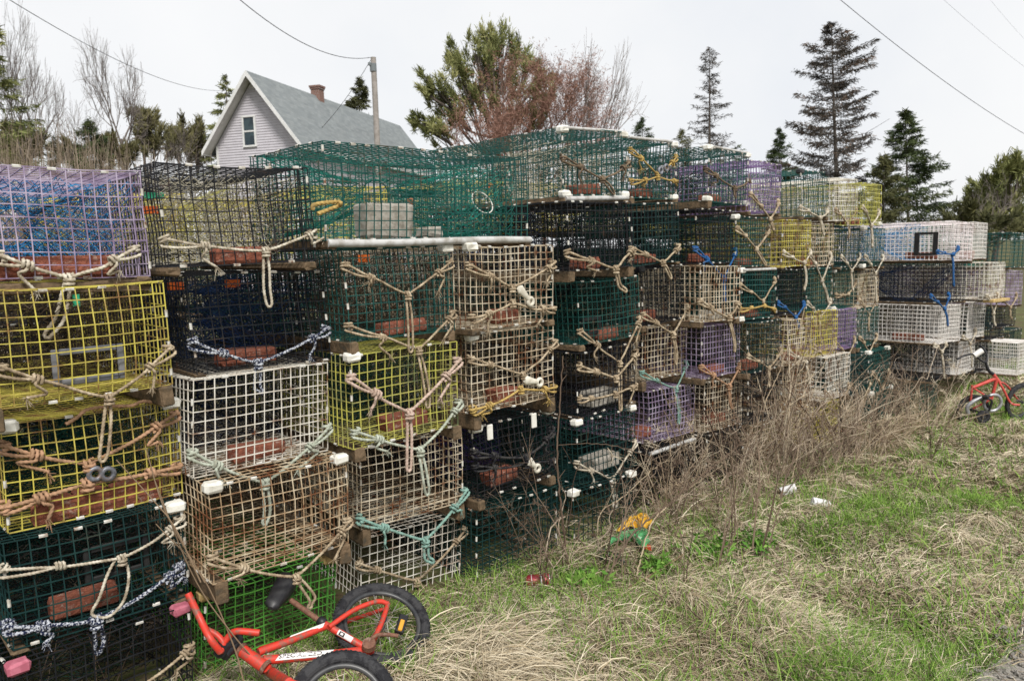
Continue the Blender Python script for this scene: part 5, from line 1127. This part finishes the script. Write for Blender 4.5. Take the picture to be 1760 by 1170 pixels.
for sx in (-1, 1):
    for y, dz, w_ in ((-.03, 0, .21),):
        a = np.array([(0, y, zt+.01), (sx*(hw+.03), y, ze+.01), (sx*(hw+.03), y, ze-w_), (0, y, zt-w_-.03)], float); b2_ = a+np.array([0, .028, 0]); mb.add(np.vstack([a, b2_]), [[0, 1, 2, 3], [4, 7, 6, 5], [0, 4, 5, 1], [2, 6, 7, 3], [1, 5, 6, 2]])
    box(mb, (sx*(hw+.015), hl/2, ze-.09), (.03, hl, .17))
    box(mb, (sx*(wh-.05), wy-.03, we/2), (.11, .03, we))
mb.build('fascia', TRIM, house)
mb = MB()
for sx in (-1, 1): a = [(0, 0, zt-.125), (sx*hw, 0, ze-.125), (sx*hw, wy, ze-.125), (0, wy, zt-.125)]; mb.add(a, [[0, 1, 2, 3]]); mb.add([(sx*wh, wy, ze-.15), (sx*hw, wy, ze-.15), (sx*hw, hl, ze-.15), (sx*wh, hl, ze-.15)], [[0, 1, 2, 3]])
mb.build('soffit', SOFF, house)
mb = MB(); box(mb, (0, wy-.02, wt-.42), (2*.42/rise*.9, .03, .05)); mb.add([(-.42/rise*.85, wy-.028, wt-.40), (.42/rise*.85, wy-.028, wt-.40), (0, wy-.028, wt-.02)], [[0, 1, 2]]); mb.build('gable_panel', SOFF, house)
def hloc(u, v, y):                                            # photo point on the gable wall, in house coordinates
    p = at_pl(u, v, A0+rX*y, rX); q = p-np.array([A0[0], A0[1], -.2]); return MH.T @ q
wa, wb = hloc(421, 201, wy), hloc(438, 251, wy); wc = (wa+wb)/2; ww, wl = abs(wb[0]-wa[0]), abs(wa[2]-wb[2]); ww = max(ww, .6)
GLASS = mat('dark_window_glass', (.012, .025, .035), (.03, .055, .065), None, 2, .12, .5)
win = MB()
for dx in (-1, 1): box(win, (wc[0]+dx*ww/2, wy-.04, wc[2]), (.08, .08, wl+.08))
for dz in (-1, 1): box(win, (wc[0], wy-.045, wc[2]+dz*wl/2), (ww+.10, .09, .08))
box(win, (wc[0], wy-.045, wc[2]), (ww-.082, .05, .06)); w_ = win.build('window', TRIM, house)
for dz in (-1, 1): mb = MB(); box(mb, (wc[0], wy-.042, wc[2]+dz*wl/4), (ww-.082, .012, wl/2-.10)); mb.build('pane', GLASS, w_)
m, nt, b, N, L = nodes('chimney_brick'); tc = N.new('ShaderNodeTexCoord'); br = N.new('ShaderNodeTexBrick'); br.inputs['Scale'].default_value = 1; br.inputs['Brick Width'].default_value = .22; br.inputs['Row Height'].default_value = .08; br.inputs['Mortar Size'].default_value = .008
br.inputs['Color1'].default_value = (.21, .105, .08, 1); br.inputs['Color2'].default_value = (.16, .08, .062, 1); br.inputs['Mortar'].default_value = (.27, .23, .21, 1); mp = N.new('ShaderNodeMapping'); mp.inputs['Rotation'].default_value = (PI/2, 0, .4); L.new(tc.outputs['Object'], mp.inputs['Vector']); L.new(mp.outputs['Vector'], br.inputs['Vector']); L.new(br.outputs['Color'], b.inputs['Base Color']); b.inputs['Roughness'].default_value = .95
cy0 = next((y for y in np.arange(1, hl, .05) if (lambda q: 880+F_PX*np.dot(q, _R)/np.dot(q, _F))(A0+rX*y-CAM) > 545), 5)
mb = MB(); box(mb, (0, cy0, zt-.1), (.48, .48, .8), 0, .01); box(mb, (0, cy0, zt+.345), (.55, .55, .09), 0, .01); box(mb, (0, cy0, zt+.44), (.61, .61, .10), 0, .01); mb.build('chimney', m, roof)

# ------------------------------------------------------------------ pole and lines
POLEW = mat('grey_pole_wood', (.34, .31, .29), (.27, .245, .225), None, 6, .9, .1); LINE = mat('power_line_black', (.03, .03, .035), None, None, 5, .6, .2)
pd = 25.0; pt = at_d(641.5, 99, pd); pb = pt.copy(); pb[2] = -.2
po = empty('utility_pole', (pb[0], pb[1], -.2)); tag(po, 'bare grey wooden utility pole before the house roof', 'utility pole')
mb = MB(); z = np.linspace(0, pt[2]+.2, 12); tube(mb, np.stack([0*z, 0*z, z], 1), np.linspace(.11, .088, 12), 14); mb.build('pole_shaft', POLEW, po, smooth=True)
mb = MB(); lathe(mb, [(.0, 0), (.11, 0), (.11, .25), (.0, .26)], (-.02, 0, pt[2]-.25), (0, 0, 1), 12); box(mb, (-.13, 0, pt[2]-.03), (.14, .07, .10), 0, .01); mb.build('line_bracket', mat('pole_bracket', (.16, .18, .19), None, None, 5, .5, .4), po)
def line(P, r, label, sag=.0):
    P = np.array(P); t = np.linspace(0, 1, 30)[:, None]; Q = P[0]*(1-t)+P[1]*t; Q[:, 2] -= (4*t*(1-t))[:, 0]*sag; mb = MB(); tube(mb, Q, r, 6); tag(mb.build('power_line', LINE), label, 'power line', 'overhead lines')
line([at_d(-60, -48, 13), at_d(387, 156, 34)], .0075, 'line running down across the sky to the left side of the house', .55)
line([at_d(380, -28, 16), at_d(637, 99, pd)], .0095, 'line from the top of the sky down to the utility pole', .5)
line([at_d(637, 104, pd), at_d(553, 220, 27.5)], .008, 'service line dropping from the utility pole over the roof', .12)
line([at_d(1430, -12, 14), at_d(1800, 252, 22)], .006, 'nearest line slanting down to the right edge of the sky', .18)
line([at_d(1600, -20, 20), at_d(1800, 143, 28)], .0028, 'thin line in the upper right corner of the sky', .1)
line([at_d(1690, -15, 22), at_d(1800, 105, 30)], .0022, 'thinnest line at the top right corner of the sky', .1)

# ------------------------------------------------------------------ trees
NEED = lambda nm, a, b_, c: tint_mat(nm, [(0, a), (.5, b_), (1, c)])
SPR = NEED('spruce_needles', (.025, .042, .019), (.058, .08, .032), (.12, .135, .055)); SPRD = NEED('dying_spruce_needles', (.045, .042, .038), (.10, .088, .076), (.22, .135, .09)); PIN = NEED('pine_needles', (.085, .10, .04), (.20, .215, .08), (.33, .32, .14))
OLV = NEED('olive_pine_needles', (.07, .07, .035), (.14, .13, .06), (.23, .21, .10)); REDT = NEED('reddish_twigs', (.13, .07, .055), (.24, .132, .10), (.34, .205, .16)); GRYT = NEED('grey_twigs', (.10, .085, .08), (.18, .155, .14), (.28, .24, .22))
BARK = mat('grey_brown_bark', (.085, .07, .06), (.13, .11, .095), None, 5, .95, .1); OLVD = NEED('dark_olive_needles', (.04, .045, .022), (.085, .088, .04), (.15, .145, .06))

def sprays(mb, C, D, size, tint, droop=.2):
    n = len(C); d = D+rng.normal(0, .45, (n, 3)); d[:, 2] -= droop; d /= np.linalg.norm(d, axis=1, keepdims=True); s = np.cross(d, rng.normal(0, 1, (n, 3))); s /= np.linalg.norm(s, axis=1, keepdims=True); size = np.asarray(size)[:, None]
    V = np.stack([C-s*size*.105, C+s*size*.105, C+d*size+s*size*.04, C+d*size-s*size*.04], 1); mb.add(V.reshape(-1, 3), np.arange(4*n).reshape(-1, 4), 0, np.repeat(tint, 4))

def spruce(u, vtop, d, wpx, M, label, nb=110, per=34, prof=None, up=.25, lean=0, bare=.0, size=.24, tbias=.45, below=1.0):
    top = at_d(u, vtop, d); bx = at_d(u+lean, 380, d); base = np.array([bx[0], bx[1], -.3]); H = top[2]-base[2]; W = wpx/F_PX*d/2
    o = empty('spruce_tree', base); tag(o, label, 'tree', 'conifers behind the traps'); tp = top-base; mb = MB(); t = np.linspace(0, 1, 16); tr_ = H*.013
    tube(mb, t[:, None]*tp+np.stack([.02*H*.1*np.sin(t*9), 0*t, 0*t], 1), tr_*(1-t*.94), 9); mb.build('trunk', BARK, o, smooth=True)
    P0, P1, R0, R1 = [], [], [], []; C, D, S_, T_ = [], [], [], []
    prof = prof or (lambda s: 1-s)
    lo = max(.0, 1-(1-.0)*below)
    for k in range(nb):
        s = lo+(1-lo)*((k+rng.random())/nb); l = W*max(.03, prof(s))*rng.uniform(.5, 1.15); a = rng.uniform(0, 2*PI); q = tp*s; h = np.array([math.cos(a), math.sin(a), 0]); n = 5; pts = [q]
        for z in range(n): f = z/(n-1); pts.append(pts[-1]+(h+np.array([0, 0, up*(1-s)*(-1.0+1.9*f)+.35*s*up*2]))*l/n+rng.normal(0, .03*l, 3)*.5)
        pts = np.array(pts)
        for z in range(n): P0.append(pts[z]); P1.append(pts[z+1]); R0.append(max(.006, tr_*.24*(1-s*.8)*(1-z/n*.7))); R1.append(max(.005, tr_*.24*(1-s*.8)*(1-(z+1)/n*.7)))
        if rng.random() < bare*(1-abs(s-.5)): continue
        m_ = int(per*2.2*(.35+l/W)); f = rng.uniform(.12, 1.0, m_)**.8; c = np.stack([np.interp(f*n, np.arange(n+1), pts[:, z]) for z in range(3)], 1); sd = np.array([-h[1], h[0], 0]); side = rng.normal(0, 1, m_)[:, None]*sd*l*.16*(1-f[:, None]*.5); 
        C.append(c+side+rng.normal(0, .05, (m_, 3))-np.array([0, 0, .06])*rng.random((m_, 1))); D.append(h*.7+np.sign(side)*.5); S_.append(size*.85*rng.uniform(.6, 1.2, m_)); T_.append(np.clip(rng.normal(tbias, .16, m_)+rng.normal(0, .14), 0, 1))
    mb = MB(); wires(mb, P0, P1, np.array(R0), 1, 4, None, 0, np.array(R1)); mb.build('branches', BARK, o)
    mb = MB(); sprays(mb, np.concatenate(C), np.concatenate(D), np.concatenate(S_), np.concatenate(T_)); mb.build('crown', M, o, tint=True); return o

def clumpy(u, d, clumps, M, label, limb_from=.35, vbase=380, trunk_r=.16, size=.26, n_per=520, name='pine_tree', upd=.6):
    """a pine: needle clumps (u, v, radius px) carried by limbs from one trunk"""
    bx = at_d(u, vbase, d); base = np.array([bx[0], bx[1], -.3]); o = empty(name, base); tag(o, label, 'tree', 'conifers behind the traps'); top = at_d(*min(clumps, key=lambda c: c[1])[:2], d)-base; tr_ = MB(); t = np.linspace(0, 1, 12); tp = np.array([0, 0, top[2]*.96]); mid = t[:, None]*tp+np.stack([t**2*top[0], t**2*top[1], 0*t], 1)
    tube(tr_, mid, trunk_r*(1-.85*t), 9); tr_.build('trunk', BARK, o, smooth=True); C, D, S_, T_ = [], [], [], []; lm = MB()
    for (cu, cv, rp) in clumps:
        dd = d+rng.normal(0, 1.2); c = at_d(cu, cv, dd)-base; R = rp/F_PX*dd; s = max(.12, (c[2]/max(top[2], .1))*rng.uniform(.55, .8)); q = np.array([np.interp(s, t, mid[:, z]) for z in range(3)])
        L_ = catmull([q, q*.5+c*.5+np.array([0, 0, -.12*np.linalg.norm(c-q)]), c], .3); tube(lm, L_, np.linspace(trunk_r*.32, .02, len(L_)), 6)
        for z in range(9):                                   # sub-clumps, drawn out along the limb
            ax = (c-q)/max(np.linalg.norm(c-q), .1)+np.array([0, 0, upd])+rng.normal(0, .35, 3); ax /= np.linalg.norm(ax); cc = c+rng.normal(0, R*.55, 3)*np.array([1, 1, .8])+ax*rng.normal(0, R*.3); r_ = R*rng.uniform(.25, .5); m_ = int(n_per*r_*.55)+30
            x = rng.normal(0, 1, (m_, 3)); x /= np.linalg.norm(x, axis=1, keepdims=True); x = x*(rng.random((m_, 1))**.5)*r_*np.array([.6, .6, .5]); x = x+ax*(rng.normal(0, .55, (m_, 1)))*r_*1.3
            L2 = np.array([c*.6+q*.4, (c+cc)/2, cc+ax*r_*.5]); tube(lm, L2, np.array([.03, .02, .008]), 4)
            C.append(cc+x); D.append(x/r_*.7+ax*.9); S_.append(size*rng.uniform(.6, 1.25, m_)); T_.append(np.clip(rng.normal(.5, .18, m_)+rng.normal(0, .16), 0, 1))
    lm.build('limbs', BARK, o); mb = MB(); sprays(mb, np.concatenate(C), np.concatenate(D), np.concatenate(S_), np.concatenate(T_), 0); mb.build('crown', M, o, tint=True); return o

def bare_tree(u, vtop, d, wpx, M, label, limbs=5, depth=5, buds=0, seed=1, r0=.11, fork=.45, shear=0.0, spread=.62, minr=.0045, upb=.10, name='bare_tree'):
    """a trunk bare up to `fork` of its height, then a dome of ever finer branches"""
    g = np.random.default_rng(seed); top = at_d(u, vtop, d); bx = at_d(u, 380, d); base = np.array([bx[0], bx[1], -.3]); H = top[2]-base[2]; W = wpx/F_PX*d/2; segs = []
    def grow(p, dr, l, r, lv):
        n = 4; q = p
        for z in range(n):
            dr = dr+g.normal(0, .13, 3)+np.array([0, 0, upb*.5]); dr /= np.linalg.norm(dr); q2 = q+dr*l/n; segs.append((q, q2, max(minr, r*(1-.45*z/n)), max(minr, r*(1-.45*(z+1)/n)), lv)); q = q2
            if lv < depth and z >= 1:
                for c in range(1 if z < n-1 else 2):
                    sd = g.normal(0, 1, 3); sd -= dr*np.dot(sd, dr); sd /= np.linalg.norm(sd); nd = dr*.75+sd*spread*g.uniform(.6, 1.4)+np.array([0, 0, upb]); nd /= np.linalg.norm(nd); grow(q, nd, l*g.uniform(.55, .8), r*.55, lv+1)
    f0 = np.array([0, 0, H*fork]); segs.append((np.zeros(3), f0, r0*1.25, r0, 0))
    for s in range(limbs):
        a = 2*PI*(s+g.random()*.6)/limbs; tilt = g.uniform(.25, 1.1); grow(f0-np.array([0, 0, H*.12*g.random()]), np.array([math.cos(a)*tilt, math.sin(a)*tilt, 1.])/math.hypot(tilt, 1), H*(1-fork)*.5, r0*.62, 1)
    P0 = np.array([s[0] for s in segs]); P1 = np.array([s[1] for s in segs]); zt_ = np.percentile(P1[:, 2], 99.8); hx = np.percentile(np.abs(P1[:, :2] @ _R0[:2]), 98.5); kz = (H-H*fork)/(zt_-H*fork)
    def tf(P): Q = P.copy(); z = P[:, 2]; up_ = z > H*fork; Q[:, :2] *= W/hx; Q[:, 2] = np.where(up_, H*fork+(z-H*fork)*kz, z); Q[:, :2] += _R0[:2]*(shear*W*np.clip(z/H-fork, 0, 1)/(1-fork))[:, None]; return Q
    P0, P1 = tf(P0), tf(P1); R0 = np.array([s[2] for s in segs]); R1 = np.array([s[3] for s in segs]); lv = np.array([s[4] for s in segs])
    o = empty(name, base); tag(o, label, 'tree', 'leafless trees behind the traps'); mb = MB(); w = lv < 2; wires(mb, P0[w], P1[w], R0[w], 1, 6, None, 0, R1[w], np.full(w.sum(), .35)); mb.build('trunk', M, o, tint=True)
    mb = MB(); w = ~w; wires(mb, P0[w], P1[w], R0[w], 1, 3, None, 0, R1[w], np.clip(rng.normal(.45, .2, w.sum()), 0, 1))
    if buds: idx = rng.choice(np.where(lv >= depth-1)[0], buds); sprays(mb, P1[idx]+rng.normal(0, .08, (buds, 3)), rng.normal(0, 1, (buds, 3)), rng.uniform(.07, .17, buds), np.clip(rng.normal(.6, .2, buds), 0, 1), 0)
    mb.build('crown', M, o, tint=True); return o

spruce(1428, 40, 45, 160, SPRD, 'tall ragged half dead spruce with drooping grey branches', 170, 62, lambda s: np.interp(s, [0, .41, .57, .66, .77, .84, .92, .97, 1], [1, 1, 1, .85, .75, .95, .42, .22, .05]), .55, 18, .10, .30, .42)
spruce(1219, 82, 45, 88, SPRD, 'thin sparse spruce with a tufted green top', 190, 22, lambda s: np.interp(s, [0, .59, .70, .83, .88, .93, .98, 1], [1, 1, .75, .6, .3, .45, .25, .04]), .30, 2, .25, .22, .22)
spruce(1556, 190, 42, 168, SPR, 'dense dark green spruce right of the half dead one', 150, 60, lambda s: np.interp(s, [0, .38, .62, .79, .93, 1], [1, 1, .74, .42, .16, .03]), .35, 10, 0, .30, .5)
spruce(1520, 268, 40, 120, OLVD, 'short brownish spruce at the foot of the half dead one', 110, 50, lambda s: np.interp(s, [0, .4, 1], [1, .9, .1]), .3, 0, 0, .28, .5)
spruce(1340, 221, 55, 64, SPR, 'small neat spruce above the ninth stack', 170, 34, lambda s: np.interp(s, [0, .72, 1], [1, 1, .03]), .25, 0, 0, .28, .3)
spruce(1104, 201, 60, 56, SPR, 'small open spruce above the white pipe', 200, 26, lambda s: np.interp(s, [0, .86, 1], [1, 1, .03]), .25, 0, .1, .26, .35)
spruce(1172, 221, 65, 44, OLVD, 'faint little spruce left of the thin sparse one', 200, 22, lambda s: np.interp(s, [0, .88, 1], [1, 1, .03]), .2, 0, .1, .26, .7)
spruce(1268, 250, 42, 60, SPR, 'low spruce peeping over the seventh stack', 60, 24, lambda s: np.interp(s, [0, .8, 1], [1, .8, .1]), .2, 0, 0, .24, .3)
spruce(617, 134, 62, 54, OLVD, 'spruce behind the house roof beside the pole', 220, 44, lambda s: np.interp(s, [0, .84, .92, 1], [1, 1, .6, .04]), .2, 0, 0, .36, .45)
spruce(154, 207, 36, 80, SPR, 'small broad spruce behind the lavender trap', 190, 46, lambda s: np.interp(s, [0, .77, .9, 1], [1, 1, .55, .03]), .3, 4, 0, .22, .55)
spruce(90, 235, 36, 60, SPR, 'low dark spruce left of the small broad one', 70, 40, lambda s: np.interp(s, [0, .8, 1], [1, 1, .04]), .3, 0, 0, .22, .5)
spruce(-15, 35, 30, 190, PIN, 'tall evergreen cut off by the left edge', 90, 50, lambda s: np.interp(s, [0, .3, .6, .85, 1], [.9, .75, .72, .5, .04]), .3, 0, .1, .30, .42)
spruce(388, 128, 46, 84, PIN, 'pine showing behind the left rake of the house', 80, 40, lambda s: np.interp(s, [0, .72, 1], [1, 1, .06]), -.1, 0, .05, .32, .42)
clumpy(868, 40, [(842, 62, 26), (815, 92, 26), (866, 78, 30), (893, 95, 24), (835, 110, 26), (868, 118, 30), (905, 120, 22), (775, 100, 18), (790, 125, 24), (812, 150, 22), (742, 142, 20), (760, 165, 24), (800, 170, 26), (828, 172, 22), (728, 160, 16), (780, 195, 20), (735, 215, 18), (752, 225, 18), (715, 208, 12), (905, 160, 22), (940, 170, 20), (930, 130, 18), (860, 190, 24), (850, 150, 20), (920, 200, 24)], PIN, 'large many limbed pine above the long green trap', trunk_r=.20, size=.25, n_per=560)
clumpy(262, 46, [(245, 215, 20), (262, 222, 22), (282, 226, 20), (238, 205, 14), (300, 240, 16), (270, 248, 20), (246, 245, 16)], OLV, 'round topped olive pine left of the house', trunk_r=.14, size=.3)
clumpy(325, 48, [(310, 228, 18), (330, 222, 20), (346, 240, 18), (325, 250, 20), (300, 258, 18), (345, 262, 18)], OLV, 'olive pine touching the left edge of the house', trunk_r=.12, size=.3)
clumpy(1712, 44, [(1738, 290, 28), (1710, 300, 24), (1752, 320, 30), (1720, 330, 28), (1690, 322, 18), (1680, 345, 18), (1700, 360, 24), (1735, 360, 28), (1755, 375, 26), (1675, 372, 20), (1760, 285, 20)], PIN, 'broad pine at the right edge', trunk_r=.2, size=.32)
clumpy(1668, 38, [(1655, 372, 22), (1680, 388, 20), (1640, 388, 20), (1710, 392, 22), (1735, 398, 20), (1620, 385, 16), (1755, 396, 18)], OLVD, 'low green bush under the broad pine', size=.26, trunk_r=.08, name='bush')
clumpy(40, 36, [(8, 235, 22), (35, 250, 20), (62, 255, 18), (20, 262, 24), (55, 240, 14)], OLV, 'soft olive evergreen behind the left end of the lavender trap', trunk_r=.1, size=.3)
clumpy(200, 40, [(185, 262, 18), (205, 255, 18), (222, 265, 18), (105, 262, 16), (125, 258, 14)], OLV, 'low olive evergreens between the small spruce and the slender tree', trunk_r=.08, size=.3)
GRYB = NEED('grey_brown_brush', (.12, .09, .065), (.24, .19, .14), (.36, .30, .235))
bare_tree(935, 88, 38, 250, REDT, 'broad leafless tree with reddish budding twigs', 7, 5, 16000, 5, .10, .50, .15, .7)
bare_tree(880, 150, 37, 190, REDT, 'low reddish leafless tree before the many limbed pine', 6, 4, 8000, 6, .10, .45, 0, .7)
bare_tree(1010, 78, 37, 150, GRYT, 'grey leafless tree with long branches fanning right', 5, 4, 0, 9, .09, .42, .55, .5)
bare_tree(220, 62, 40, 118, GRYT, 'slender leafless tree against the sky left of the house', 4, 5, 0, 12, .09, .60, 0, .6)
bare_tree(50, 28, 33, 150, GRYT, 'leafless tree behind the tall evergreen at the left', 5, 5, 0, 15, .07, .50, .25, .65)
bare_tree(140, 165, 38, 130, GRYT, 'low leafless tree above the small broad spruce', 4, 4, 0, 18, .06, .55, .2, .7)
bare_tree(1700, 300, 40, 120, GRYT, 'leafless shrub before the broad pine', 5, 4, 0, 23, .06, .3, 0, .6)
bare_tree(318, 212, 44, 90, GRYT, 'thin leafless tree beside the olive pine', 5, 4, 0, 25, .05, .6, 0, .6)
for i, (u, lb) in enumerate(((20, 'tall dry brush above the left part of the lavender trap'), (90, 'tall dry brush above the middle of the lavender trap'), (160, 'tall dry brush above the right part of the lavender trap'), (225, 'dry brush between the lavender and the first black trap'))):
    p = at_d(u, 300, 7.5+.6*i); n = 260; mb = MB(); bs = np.stack([rng.normal(0, .28, n), rng.normal(0, .3, n), 0*np.ones(n)], 1); hh = (2.95-.02*i)*rng.uniform(.74, 1.04, n); tp = bs+np.stack([rng.normal(0, .25, n), rng.normal(0, .25, n), hh], 1); md = (bs+tp)/2+rng.normal(0, .07, (n, 3)); t_ = np.clip(rng.normal(.45, .25, n), 0, 1)
    wires(mb, bs, md, .005, 1, 4, None, 0, .0035, t_); wires(mb, md, tp, .0035, 1, 4, None, 0, .0015, t_); k = rng.integers(0, n, 260); f = rng.uniform(.3, .95, (260, 1)); q = md[k]*(1-f)+tp[k]*f; wires(mb, q, q+rng.normal(0, .13, (260, 3))+[0, 0, .08], .002, 1, 3, None, 0, .001, t_[k])
    o = mb.build('dry_brush', GRYB, None, tint=True); o.location = (p[0], p[1], -.1); tag(o, lb, 'brush', 'dry brush behind the traps')

# ------------------------------------------------------------------ sky, light, camera
SUN_EL, SUN_AZ = math.radians(49), math.radians(-24)         # azimuth measured from -Y (the road side) towards +X
sd_ = np.array([math.sin(SUN_AZ)*math.cos(SUN_EL), -math.cos(SUN_AZ)*math.cos(SUN_EL), math.sin(SUN_EL)])
W = bpy.data.worlds.new('World'); S.world = W; W.use_nodes = True; nt = W.node_tree; N = nt.nodes; L = nt.links; bg = N['Background']
sky = N.new('ShaderNodeTexSky'); sky.sky_type = 'NISHITA'; sky.sun_disc = False; sky.sun_elevation = SUN_EL; sky.sun_rotation = math.atan2(sd_[0], sd_[1]); sky.dust_density = 3
tc = N.new('ShaderNodeTexCoord'); cl_ = noise(nt, 1.6, 6, tc.outputs['Generated'], .55); cr_ = ramp(nt, cl_.outputs['Fac'], [(.30, (7.9, 8.2, 8.7)), (.52, (9.0, 9.08, 9.2)), (.72, (9.7, 9.68, 9.65))])
hs = N.new('ShaderNodeMix'); hs.data_type = 'RGBA'; hs.inputs['Factor'].default_value = .93; L.new(sky.outputs['Color'], hs.inputs['A']); L.new(cr_.outputs['Color'], hs.inputs['B']); L.new(hs.outputs['Result'], bg.inputs['Color']); bg.inputs['Strength'].default_value = .10
sl_ = bpy.data.lights.new('sun', 'SUN'); sl_.energy = 3.5; sl_.angle = math.radians(14); sl_.color = (1, .96, .90); so = bpy.data.objects.new('sun', sl_); COL.objects.link(so); so.rotation_euler = Vector(sd_).to_track_quat('Z', 'Y').to_euler()
cd = bpy.data.cameras.new('camera'); co_ = bpy.data.objects.new('camera', cd); COL.objects.link(co_); S.camera = co_
cd.dof.use_dof = True; cd.dof.focus_distance = 2.9; cd.dof.aperture_fstop = 6.3; cd.sensor_width = 36; cd.sensor_fit = 'HORIZONTAL'; cd.lens = 36*F_PX/1760; cd.clip_end = 3000; cd.clip_start = .05
mm = Matrix.Identity(4)
for a in range(3): mm[a][0] = _R[a]; mm[a][1] = _U[a]; mm[a][2] = -_F[a]
mm.translation = Vector(CAM); co_.matrix_world = mm
S.view_settings.view_transform = 'Standard'; S.view_settings.look = 'None'; S.view_settings.exposure = .10; S.view_settings.gamma = 1
S.cycles.max_bounces = 6; S.cycles.diffuse_bounces = 3; S.cycles.use_adaptive_sampling = True; S.cycles.use_denoising = True
